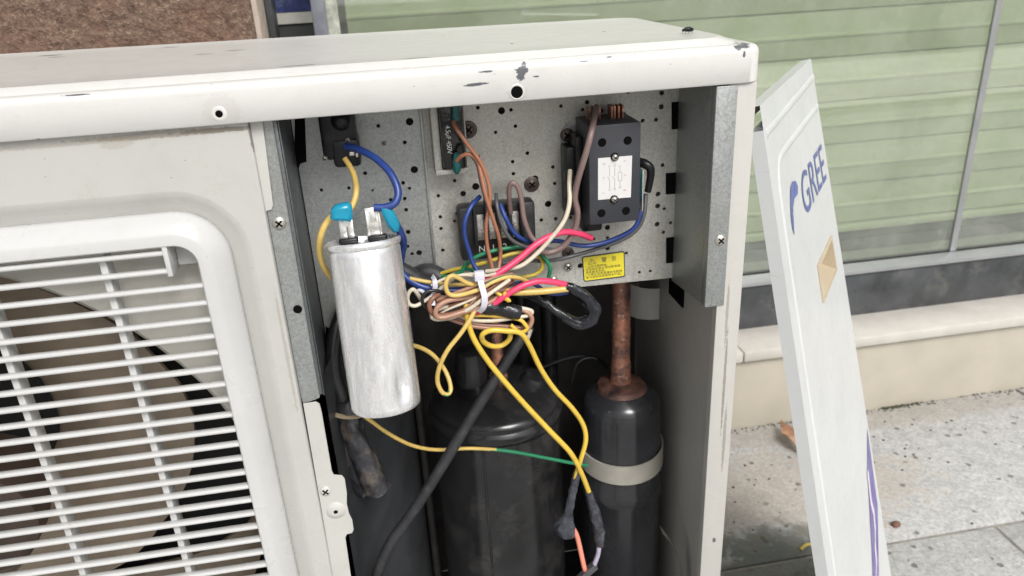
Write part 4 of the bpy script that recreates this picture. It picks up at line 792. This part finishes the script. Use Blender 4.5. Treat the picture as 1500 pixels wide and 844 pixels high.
wire('black wire curled around the left end of the bundle', 'black', *(0.00131, [(-0.22767, 0.014, 0.45985), (-0.23476, 0.01, 0.46464), (-0.24136, 0.009, 0.46531), (-0.24577, 0.009, 0.46142), (-0.24583, 0.01, 0.45486), (-0.242, 0.014, 0.44922)]))
wire('dark wire crossing the middle of the bundle', 'black', *(0.002, [(-0.23795, 0.016, 0.44667), (-0.22786, 0.013, 0.45242), (-0.21481, 0.012, 0.45518), (-0.20155, 0.012, 0.45919), (-0.1877, 0.016, 0.46261), (-0.17497, 0.022, 0.46489)]))
wire('brown wire doubled back in a wide hairpin at the left of the bundle', 'brown', *(0.00199, [(-0.2334, 0.012, 0.46084), (-0.23839, 0.008, 0.45983), (-0.24143, 0.007, 0.45508), (-0.24043, 0.007, 0.44935), (-0.23558, 0.008, 0.44545), (-0.22518, 0.01, 0.44433), (-0.21018, 0.012, 0.44723), (-0.19654, 0.014, 0.45149), (-0.18338, 0.02, 0.45302)]))
wire('tan wire doubled back in a narrow hairpin over the brown one', 'tan', *(0.00198, [(-0.20435, 0.012, 0.45615), (-0.21767, 0.008, 0.45727), (-0.2281, 0.006, 0.4572), (-0.23456, 0.004, 0.45499), (-0.23755, 0.003, 0.45079), (-0.23638, 0.003, 0.44672), (-0.23088, 0.003, 0.44545), (-0.21885, 0.004, 0.44739), (-0.20562, 0.006, 0.44877), (-0.19343, 0.01, 0.4517), (-0.18287, 0.016, 0.45465)]))
wire('cream wire hairpin hugging the tan one underneath', 'cream', *(0.00154, [(-0.2255, 0.012, 0.45086), (-0.23455, 0.01, 0.4495), (-0.23996, 0.009, 0.44725), (-0.23984, 0.008, 0.44372), (-0.2349, 0.007, 0.44241), (-0.22407, 0.006, 0.44375), (-0.21101, 0.003, 0.45079), (-0.20251, 0.002, 0.45687), (-0.19384, 0.003, 0.46204), (-0.18492, 0.006, 0.46581), (-0.18006, 0.01, 0.46693)]))
wire('brown wire lying straight along the middle of the bundle', 'brown', *(0.00155, [(-0.23587, 0.014, 0.44844), (-0.22453, 0.011, 0.45119), (-0.21005, 0.009, 0.45421), (-0.19848, 0.008, 0.45882), (-0.18578, 0.012, 0.46121), (-0.1758, 0.018, 0.46206)]))
wire('dull tan wire under the tie beside the pink wire', 'tan', *(0.00154, [(-0.23536, 0.012, 0.45605), (-0.22494, 0.01, 0.4601), (-0.21341, 0.01, 0.46315), (-0.20077, 0.01, 0.46718), (-0.18767, 0.014, 0.46846), (-0.17627, 0.02, 0.46697)]))
wire('grey white wire slipping under the tie towards the cream one', 'cream', *(0.0011, [(-0.23824, 0.014, 0.46782), (-0.22622, 0.012, 0.47327), (-0.21341, 0.012, 0.47395), (-0.20249, 0.01, 0.47236), (-0.19168, 0.014, 0.47116), (-0.18239, 0.02, 0.47106)]))
base = (0.001, [(-0.23894, 0.014, 0.44883), (-0.22806, 0.011, 0.45219), (-0.21398, 0.01, 0.45538), (-0.20025, 0.01, 0.45931), (-0.18591, 0.014, 0.46265), (-0.17533, 0.02, 0.4646)])
for k in range(8):
    dz, dy = random.uniform(-.010, .006), random.uniform(-.003, .006); ph = random.uniform(0, 6)
    pts = [(x + random.uniform(-.003, .003), y + dy, z + dz*(1-.75*math.exp(-((i-3)/1.1)**2)) + .0012*math.sin(i*1.7+ph)) for i, (x, y, z) in enumerate(base[1])]
    cl = ('brown', 'tan', 'cream', 'black', 'mauve', 'orange', 'grey', 'salmon')[k]
    wire('thin %s wire tangled inside the tied bundle' % cl, cl, base[0], pts, group='thin wires tangled in the bundle')
# lower loop of the bundle, held in black tape
lowtape = [(-0.20372, 0.014, 0.4461), (-0.19348, 0.013, 0.44353), (-0.18308, 0.013, 0.4399), (-0.17365, 0.013, 0.43637)]
wire('brown wire bending back in the low taped loop', 'brown', *(0.00182, [(-0.22844, 0.018, 0.43994), (-0.21589, 0.016, 0.4346), (-0.20308, 0.015, 0.42989), (-0.18469, 0.014, 0.42678), (-0.17097, 0.013, 0.42427), (-0.16503, 0.012, 0.42869), (-0.16462, 0.013, 0.43405), (-0.16909, 0.014, 0.43825), (-0.17723, 0.016, 0.44013), (-0.1913, 0.018, 0.44101)]))
wire('pale tan wire on the outside of the low taped loop', 'tan', *(0.00181, [(-0.23104, 0.02, 0.4382), (-0.21353, 0.016, 0.43079), (-0.1982, 0.013, 0.42727), (-0.18259, 0.011, 0.42499), (-0.17161, 0.01, 0.42225), (-0.16622, 0.009, 0.42674), (-0.16416, 0.01, 0.43303), (-0.16838, 0.012, 0.43848), (-0.17844, 0.015, 0.44073)]))
wire('cream wire on the inside of the low taped loop', 'cream', *(0.00158, [(-0.22176, 0.016, 0.44058), (-0.20973, 0.014, 0.43532), (-0.19411, 0.013, 0.43318), (-0.17822, 0.012, 0.43392), (-0.16639, 0.012, 0.43473), (-0.16358, 0.012, 0.43787), (-0.17024, 0.013, 0.44059), (-0.18103, 0.015, 0.44222)]))
wire('yellow wire on top of the low taped loop', 'yellow', *(0.00158, [(-0.22589, 0.014, 0.44375), (-0.21318, 0.013, 0.44028), (-0.19919, 0.012, 0.43894), (-0.18452, 0.012, 0.4359), (-0.17449, 0.009, 0.43366), (-0.17056, 0.008, 0.43012), (-0.16871, 0.0075, 0.42543), (-0.17409, 0.008, 0.42296), (-0.18093, 0.01, 0.42936)]))
tpe = link('tape_wrap', MB().tube(lowtape, lambda q: .0074+.0008*math.sin(q*9), 18, wob=.22, flat=.75).mesh('tape_wrap'), 'tape', label='black tape wrapped around the low loop of brown wires', cat='tape')
# taped splice loop to the right
tl = wire('black tape sleeve bent in a hairpin at the end of the splice', 'black', .0030, [(-0.13713, 0.015, 0.45352), (-0.12876, 0.014, 0.45119), (-0.11934, 0.013, 0.44235), (-0.11477, 0.012, 0.43225), (-0.1187, 0.012, 0.42445), (-0.1273, 0.013, 0.42272), (-0.13748, 0.016, 0.42859), (-0.14736, 0.02, 0.43574), (-0.15688, 0.026, 0.44137), (-0.16766, 0.032, 0.44485), (-0.17983, 0.038, 0.44498)])
b = MB().tube([(-0.13561, 0.0145, 0.45411), (-0.12835, 0.0135, 0.45078), (-0.11947, 0.0125, 0.44259), (-0.11477, 0.012, 0.43225), (-0.11871, 0.012, 0.42386), (-0.12787, 0.013, 0.42219), (-0.13749, 0.016, 0.428)], lambda q: (.0062-.0020*abs(q-.45)*2), 20, wob=.32, flat=.75); link('tape_wrap', b.mesh('tape_wrap', 60), 'tape', tl)
b = MB().tube([(-0.12782, 0.0132, 0.42209), (-0.14061, 0.0165, 0.43055), (-0.15036, 0.021, 0.43803), (-0.15993, 0.027, 0.4425), (-0.17388, 0.034, 0.44535)], lambda q: .0046-.0014*q, 16, wob=.3, flat=.7); link('tape_wrap', b.mesh('tape_wrap', 60), 'tape', tl)
wire('thin blue wire end lying behind the pink splice wire', 'blue', *(0.00159, [(-0.17908, 0.022, 0.4574), (-0.16833, 0.022, 0.4584), (-0.15771, 0.022, 0.45483), (-0.15021, 0.02, 0.44897), (-0.14256, 0.018, 0.44714), (-0.13375, 0.016, 0.44865)]))
# hanging yellow leads
yA = wire('long straight yellow wire slanting down from the bundle to a sheen-grey taped end', 'yellow', *(0.00226, [(-0.21339, 0.012, 0.45331), (-0.21411, 0.008, 0.44269), (-0.21137, 0.006, 0.42597), (-0.20216, 0.006, 0.4052), (-0.1884, 0.006, 0.38188), (-0.17192, 0.006, 0.3567), (-0.15362, 0.006, 0.3303), (-0.13684, 0.006, 0.30592), (-0.12726, 0.008, 0.28193), (-0.11917, 0.01, 0.25518), (-0.11444, 0.012, 0.23939)]))
yB = wire('wavy yellow wire making a ring under the bundle then hanging down', 'yellow', *(0.00211, [(-0.18151, 0.008, 0.42453), (-0.18263, 0.01, 0.41719), (-0.18853, 0.012, 0.41161), (-0.19682, 0.01, 0.41316), (-0.20333, 0.006, 0.42021), (-0.20378, 0.003, 0.42759), (-0.19692, 0.002, 0.43064), (-0.18548, 0.002, 0.42855), (-0.17491, 0.003, 0.42491), (-0.16793, 0.006, 0.41244), (-0.15915, 0.008, 0.38891), (-0.14824, 0.01, 0.36736), (-0.13343, 0.012, 0.34579), (-0.1239, 0.014, 0.32705), (-0.12199, 0.013, 0.31173), (-0.1269, 0.011, 0.2952), (-0.1307, 0.011, 0.28175), (-0.13241, 0.012, 0.27274)]))
wire('yellow wire forming a green-tipped drop loop beside the capacitor', 'ygold', *(0.00181, [(-0.20592, 0.01, 0.45213), (-0.20975, 0.004, 0.4451), (-0.21987, 0.0, 0.43293), (-0.23192, -0.002, 0.42), (-0.23934, -0.002, 0.40582), (-0.24137, -0.001, 0.39364), (-0.23848, 0.0, 0.38354), (-0.23378, 0.002, 0.38044), (-0.23147, 0.006, 0.38453), (-0.23419, 0.014, 0.39453), (-0.24221, 0.024, 0.40436), (-0.25313, 0.034, 0.40806), (-0.26485, 0.044, 0.40643)]), col2='green', stripe=lambda q, a: .50 < q < .62 and ((a+.2) % 1) < .75)
wire('thin yellow and green earth wire stretched across the compressor', 'ygold', *(0.0017, [(-0.30485, 0.03, 0.35608), (-0.29677, 0.032, 0.3457), (-0.2838, 0.04, 0.32569), (-0.26645, 0.05, 0.30503), (-0.24622, 0.058, 0.29189), (-0.2154, 0.066, 0.28272), (-0.1808, 0.07, 0.27119), (-0.14546, 0.072, 0.25619), (-0.1215, 0.074, 0.24524), (-0.10399, 0.08, 0.23479)]), col2='green', stripe=lambda q, a: q > .62 or (q > .48 and ((a+q*2) % 1) < .5))
def ragged(pts, r0, seed, **kw): return MB().tube(pts, r0, 18, wob=.28, **kw)
b = ragged([(-0.1302, 0.0105, 0.28345), (-0.13267, 0.011, 0.27209), (-0.13534, 0.011, 0.25881), (-0.13806, 0.011, 0.24459), (-0.13994, 0.012, 0.23141), (-0.14308, 0.013, 0.21902), (-0.14447, 0.013, 0.21314)], lambda q: .0032+.0016*q+.0066*max(0, 1-abs(q-.80)/.22), 1, flat=.45); link('tape_wrap', b.mesh('tape_wrap', 25), 'tape3', yB)
b = ragged([(-0.12108, 0.0095, 0.26103), (-0.11715, 0.011, 0.24442), (-0.11328, 0.012, 0.22634), (-0.11085, 0.012, 0.21052), (-0.11092, 0.012, 0.19647)], lambda q: .0034+.0022*math.sin(q*3.1), 2, flat=.7); link('tape_wrap', b.mesh('tape_wrap', 25), 'tape3', yA)
wire('salmon wire leaving the broad taped end', 'salmon', *(0.00226, [(-0.13532, 0.014, 0.22127), (-0.13113, 0.014, 0.21045), (-0.12822, 0.014, 0.19423), (-0.12529, 0.014, 0.17528), (-0.12321, 0.015, 0.16582)]))
wire('short lilac wire leaving the slim taped end', 'lilac', *(0.00215, [(-0.1109, 0.012, 0.19961), (-0.11197, 0.013, 0.1863), (-0.11564, 0.014, 0.1733), (-0.11802, 0.015, 0.16637)]))
pc = [(-0.12981, 0.015, 0.15737), (-0.12348, 0.014, 0.16517), (-0.11462, 0.013, 0.174)]
link('wire_connector', MB().tube(pc, .0042, 4, sub=2).mesh('wire_connector'), 'w_grey', label='small grey connector joining the salmon and lilac wires', cat='connector')
# cables
wire('thick black cable slanting across the compressor', 'black', *(0.00482, [(-0.15747, 0.06, 0.40131), (-0.1656, 0.056, 0.39399), (-0.18832, 0.048, 0.366), (-0.21489, 0.042, 0.33047), (-0.24338, 0.036, 0.29031), (-0.27222, 0.032, 0.25056), (-0.29423, 0.03, 0.22336), (-0.30807, 0.03, 0.19673), (-0.31791, 0.032, 0.16488), (-0.32539, 0.04, 0.1077), (-0.33086, 0.06, 0.02206)]), name='cable', n=16).data.materials.clear()
bpy.data.objects['cable'].data.materials.append(M['rubber'])
link('cable_end', MB().lathe([(.0046, -.006), (.0046, .004), (.003, .006)], (-0.16107, 0.0575, 0.39718), (.4, .2, .85), 14).mesh('cable_end'), 'w_cream', bpy.data.objects['cable'])
hs_ = wire('black hose curving down behind the aluminium capacitor', 'black', *(0.00579, [(-0.30855, 0.072, 0.43165), (-0.31588, 0.064, 0.4202), (-0.32135, 0.058, 0.40266), (-0.32321, 0.054, 0.38409), (-0.32048, 0.05, 0.36656), (-0.31718, 0.046, 0.34871)]), name='hose', n=16)
hs2 = link('cable', MB().tube([(-0.3179, 0.046, 0.36004), (-0.31542, 0.042, 0.34429), (-0.3114, 0.038, 0.32269), (-0.30568, 0.036, 0.29543), (-0.3005, 0.036, 0.27601)], lambda q: .0085+.0048*q, 20, wob=.3, flat=.8).mesh('cable', 60), 'tape2', label='dusty taped cable end hanging below the old tie by the capacitor', cat='wire')
link('cable', MB().tube([(-0.32517, 0.06, 0.3514), (-0.32588, 0.058, 0.32895), (-0.32251, 0.056, 0.30177), (-0.31512, 0.054, 0.27672), (-0.30937, 0.052, 0.26543)], lambda q: .0085+.002*q, 18, wob=.3).mesh('cable', 60), 'tape2', label='second dusty taped cable hanging behind the first one', cat='wire')
ring = [Vector((-0.31519, 0.046, 0.35106)) + Vector((.0145*math.cos(a), .0105*math.sin(a), .0025*math.cos(a)*-1)) for a in [2*math.pi*i/20 for i in range(21)]]
link('cable_tie', MB().tube(ring, .0022, 8, sub=2, flat=.6).mesh('cable_tie'), 'oldtie', label='old tan nylon tie around the dusty black cables', cat='cable tie')
link('cable', MB().tube([(-0.26432, 0.06, 0.46736), (-0.25613, 0.058, 0.46367), (-0.24514, 0.056, 0.4549), (-0.23254, 0.056, 0.44862), (-0.21752, 0.054, 0.44523)], .0062, 14, wob=.05).mesh('cable'), 'rubber', label='short black cable stub behind the left end of the bundle', cat='wire')
link('cable', MB().tube([(-0.24667, 0.066, 0.45584), (-0.23768, 0.064, 0.45857), (-0.22726, 0.062, 0.45274), (-0.21692, 0.06, 0.44508)], .0075, 14, wob=.1).mesh('cable'), 'rubber', label='wide black cable arching under the perforated panel corner', cat='wire')
# nylon ties
def tie(label, pts, wd, head):
    P_ = spline(pts, 6); loops = []
    T = [(P_[min(i+1, len(P_)-1)]-P_[max(i-1, 0)]).normalized() for i in range(len(P_))]
    for p, t_ in zip(P_, T):
        s_ = t_.cross(Vector((0, -1, 0))).normalized()*wd/2; n_ = Vector((0, -.0007, 0)); loops.append([p-s_, p-s_+n_, p+s_+n_, p+s_])
    b = MB().loft(loops, True, True, True)
    if head: c = P_[0]; b.box((c.x-wd*.85, c.y-.003, c.z-wd*.8), (c.x+wd*.85, c.y+.002, c.z+wd*.9), .0008)
    link('cable_tie', b.mesh('cable_tie', 30), 'tie', label=label, cat='cable tie')
tie('white nylon tie with its square head around the middle of the bundle', [(-0.20286, 0.006, 0.47455), (-0.20194, 0.001, 0.46772), (-0.20075, -0.0015, 0.45983), (-0.2021, 0.0, 0.45156), (-0.20543, 0.005, 0.44579)], .0044, True)
tie('pale nylon tie around the blue and yellow wires', [(-0.23683, 0.02, 0.47298), (-0.23547, 0.013, 0.47121), (-0.23607, 0.0125, 0.46486), (-0.2381, 0.012, 0.45975), (-0.23895, 0.006, 0.45521)], .0036, False)
link('cable_tie', MB().tube([(-0.25079, 0.018, 0.4621), (-0.24667, 0.016, 0.46356), (-0.24387, 0.015, 0.46141)], .0022, 8, flat=.7).mesh('cable_tie'), 'tie', label='stub of a pale tie beside the small cream wire eye', cat='cable tie')

# ---------------------------------------------------------------- removed cover panel leaning on the unit
pa_, ew_ = Vector([0.007711152464987214, 0.004468752367697837, 0.5825261817754788]), Vector([0.6001601765091288, 0.7998798425592006, 0.0])
ed_ = Vector([0.1713864911792101, -0.1285934978287473, -0.9767755028446642]); PW, PL = 0.25801, 0.6578
nn = ew_.cross(ed_); nn = nn if nn.y < 0 else -nn
TW = 0.0196
def PP(s, t, h=0.):
    """point of the cover: s across from the near edge, t down from the top, h out of the face"""
    q = t/PL
    return pa_ + ew_*s + ed_*t + nn*(h + TW*q*s/PW)
CP = empty('cover_panel', PP(PW/2, PL), 'removed white metal cover with a blue logo leaning against the unit', 'cover panel')
hs0, hs1, ht0, ht1 = (0.1315, 0.2096, 0.1735, 0.2047)
def grid(sv, tv, skip=()):
    v = [PP(s, t) for t in tv for s in sv]; f = []; n = len(sv)
    for j in range(len(tv)-1):
        for i in range(n-1):
            if (i, j) in skip: continue
            f.append((j*n+i, j*n+i+1, (j+1)*n+i+1, (j+1)*n+i))
    return v, f
sv = [0, .002, .02, hs0, hs1, PW-.02, PW]; tv = [0, .05, .1, .16, ht0, ht1, .32, .40, .48, .55, PL]
b = MB(); v, f = grid(sv, tv, {(3, 4)}); b.add(v, f)
FD = .0105
# folded flanges along the near edge, the top and the far edge
def strip(pts_a, pts_b): b.loft([pts_a, pts_b], False)
ts = [.018+ (PL-.018)*i/12 for i in range(13)]
strip([PP(0, t) for t in ts], [PP(.0005, t, -FD) for t in ts]); strip([PP(.0005, t, -FD) for t in ts], [PP(.012, t, -FD) for t in ts])
strip([PP(PW, t) for t in ts], [PP(PW, t, -FD) for t in ts])
ss = [PW*i/6 for i in range(7)]
strip([PP(s, 0) for s in ss], [PP(s, .0004, -FD) for s in ss]); strip([PP(s, .0004, -FD) for s in ss], [PP(s, .010, -FD) for s in ss])
strip([PP(s, PL) for s in ss], [PP(s, PL, -FD) for s in ss])
cf = link('cover_sheet', b.mesh('cover_sheet', 30), 'cover', CP)
def bead(pts, r_): return MB().tube([PP(s, t, -r_*.80) for s, t in pts], r_, 16, sub=5).mesh('pressed_bead', 60)
link('pressed_bead', bead([(.006, 0.02231), (PW*.5, 0.02025), (PW-.003, 0.01819)], .0062), 'cover', cf)
t2_ = 0.04741
link('pressed_bead', bead([(PW-.006, t2_), (.10, t2_), (.052, t2_+.001), (.036, t2_+.006), (.028, t2_+.020), (.0262, t2_+.05), (.026, .30), (.026, .55)], .0062), 'cover', cf)
# ivory handle recess
HD = .030; b = MB(); tm_ = ht0+(ht1-ht0)*.50
rp = [(ht0, .0018), (ht0+.0015, -.010), (ht0+.0015, -HD), (tm_, -HD), (ht1-.001, -.001), (ht1, .0018)]
b.loft([[PP(s, t, h) for t, h in rp] for s in (hs0+.001, hs1-.001)], False)
for s in (hs0+.001, hs1-.001): b.add([PP(s, t, h) for t, h in rp], [(0, 1, 2, 3, 4, 5)])
ro = [(hs0-.004, ht0-.003), (hs1+.004, ht0-.003), (hs1+.004, ht1+.003), (hs0-.004, ht1+.003)]; ri = [(hs0+.001, ht0), (hs1-.001, ht0), (hs1-.001, ht1), (hs0+.001, ht1)]
b.loft([[PP(s, t, .0002) for s, t in ro], [PP(s, t, .0018) for s, t in ro], [PP(s, t, .0019) for s, t in ri]], True)
link('handle_recess', b.mesh('handle_recess', 25), 'ivory', CP)
# printed logo and the purple decor at the far edge
b = MB()
gx0, gx1, gt0, gt1 = (0.10744, 0.23841, 0.081285, 0.118425)
v, f = text_mesh('GREE', 1.0, lambda x, y: (x, y, 0), spacing=1.0, bold=.002)
mx0, mx1 = min(p[0] for p in v), max(p[0] for p in v); my0, my1 = min(p[1] for p in v), max(p[1] for p in v)
b.add([PP(gx0+(x-mx0)/(mx1-mx0)*(gx1-gx0), gt1-(y-my0)/(my1-my0)*(gt1-gt0), .0005) for x, y, _ in v], f)
mk = [(0.05431, 0.09046), (0.0637, 0.07873), (0.07512, 0.07664), (0.08916, 0.07985), (0.09426, 0.08603), (0.08975, 0.09138), (0.07335, 0.09083), (0.06271, 0.0959), (0.05776, 0.1061), (0.05288, 0.11628), (0.04864, 0.10958), (0.0502, 0.09962)]
b.add([PP(s, t, .0005) for s, t in mk], [tuple(range(len(mk)))])
link('logo_print', b.mesh('logo_print'), 'logo', CP)
dec = [(0.24998, 0.41433), (0.24186, 0.51078), (0.1961, 0.57375), (0.16831, 0.55116), (0.19526, 0.4958), (0.21702, 0.44852)]
b = MB(); b.add([PP(s, t, .0005) for s, t in dec], [tuple(range(len(dec)))]); link('decor_print', b.mesh('decor_print'), 'purple', CP)
wv = [(0.21702, 0.44852), (0.21277, 0.47053), (0.21082, 0.48442), (0.21545, 0.50311), (0.21049, 0.52059), (0.19823, 0.53439), (0.19257, 0.55312), (0.18052, 0.56109)]
b = MB(); b.loft([[PP(s-.004, t, .0008) for s, t in wv], [PP(s+.004, t, .0008) for s, t in wv]], False); link('decor_print', b.mesh('decor_print'), 'decalpale', CP)
# ---------------------------------------------------------------- a fly on the lid, a dry leaf, bits of litter
fx, fy, fz = -0.02645, 0.05999, .6304
FLY = empty('fly', (fx, fy, fz), 'small black fly standing on the lid near its right end', 'fly')
b = MB().tube([(fx-.0036, fy-.0004, fz+.0022), (fx-.0012, fy, fz+.0026), (fx+.0014, fy, fz+.0024), (fx+.0040, fy+.0003, fz+.0017)], lambda q: .0007+.0012*math.sin(q*3.0+.1), 12)
b.lathe([(.0004, -.0011), (.0011, -.0006), (.0012, .0002), (.0005, .001)], (fx-.0040, fy-.0004, fz+.0022), (-1, 0, 0), 10)
fb = link('body', b.mesh('body'), 'black', FLY)
for s_ in (-1, 1):
    link('wing', MB().add([(fx-.0006, fy+s_*.0004, fz+.0038), (fx+.0030, fy+s_*.0022, fz+.0034), (fx+.0062, fy+s_*.0018, fz+.0027), (fx+.0050, fy+s_*.0003, fz+.0031)], [(0, 1, 2, 3)]).mesh('wing'), 'tape2', FLY)
    for k in range(3):
        x = fx-.0024+.0018*k; link('leg', MB().tube([(x, fy+s_*.0006, fz+.0018), (x-.0005+.0004*k, fy+s_*.0022, fz+.0024), (x-.0010+.0009*k, fy+s_*.0036, fz)], .00018, 5, sub=3).mesh('leg'), 'black', FLY)
M['leaf'] = mat('dry_leaf', (.46, .27, .17), .7, var=.15, vs=60)
lx, ly_ = 0.33673, 0.44738
v = []; f = []
for i in range(9):
    q = i/8; wd = .018*math.sin(math.pi*min(1, q*1.02+.02))**.8
    for j in (-1, -.5, 0, .5, 1): v.append((lx-.005+wd*j*.9, ly_-.035+.07*q+j*.004, G+.004+.012*abs(j)**1.5+.010*math.sin(q*4)**2))
for i in range(8):
    for j in range(4): a = i*5+j; f.append((a, a+1, a+6, a+5))
link('dry_leaf', MB().add(v, f).mesh('dry_leaf', 80), 'leaf', label='curled pinkish brown dry leaf on the paving behind the cover panel', cat='leaf')
M['pebble'] = mat('red_pebble', (.16, .075, .055), .8); M['straw'] = mat('straw_bit', (.62, .47, .12), .7)
def lump(c, r_, sq_, seed):
    bm = bmesh.new(); bmesh.ops.create_icosphere(bm, subdivisions=2, radius=r_)
    for v in bm.verts: v.co *= 1+.35*mnoise.noise(v.co/r_*1.3+Vector((seed, 0, 0))); v.co = Vector(c)+Vector((v.co.x, v.co.y*.8, v.co.z*sq_))
    return MB().bm(bm).mesh('pebble', 80)
link('pebble', lump((*[0.37421822664758864, 0.23578030573524245], G+.002), .0065, .6, 1), 'pebble', label='small red brown stone chip on the paving beyond the cover panel', cat='pebble')
link('litter', MB().tube([(*[0.222824263416735, 0.2182691089804789], G+.003), (*[0.23369188561444465, 0.22376091327524295], G+.004), (*[0.24114711971467523, 0.22474180097317242], G+.003)], .0022, 6).mesh('litter'), 'straw', label='short yellow bit of straw on the paving beside the cover panel', cat='litter')
M['moss'] = mat('moss', (.045, .06, .018), .9, var=.3, vs=200); M['soil'] = mat('soil_crumbs', (.10, .085, .065), .95, var=.3, vs=200)
def crumbs(name, x0, x1, y0, y1, n, r0, r1, mt, **kw):
    b = MB()
    for i in range(n):
        c = Vector((random.uniform(x0, x1), y1-(y1-y0)*abs(random.gauss(0, .45)) % 1*(y1-y0)/(y1-y0)*1, G)); c.y = y1 - (y1-y0)*min(1, abs(random.gauss(0, .4))); r_ = random.uniform(r0, r1)
        b.lathe([(r_, 0), (r_*.9, r_*.5), (r_*.4, r_*.8)], c, (random.uniform(-.4, .4), random.uniform(-.4, .4), 1), 5)
    return link(name, b.mesh(name, 60), mt, kind='stuff', **kw)
crumbs('moss', .53, .60, YW-.010, YW-.001, 90, .0008, .0024, 'moss', label='thin green moss growing along the foot of the plinth', cat='moss')
crumbs('soil_crumbs', .05, 1.3, YW-.018, YW-.001, 500, .0006, .0022, 'soil', label='dark soil crumbs gathered along the foot of the plinth', cat='soil')
crumbs('grit', .12, .95, .10, YW-.02, 120, .0008, .0024, 'soil', label='scattered dark grit lying on the paving slabs', cat='grit')
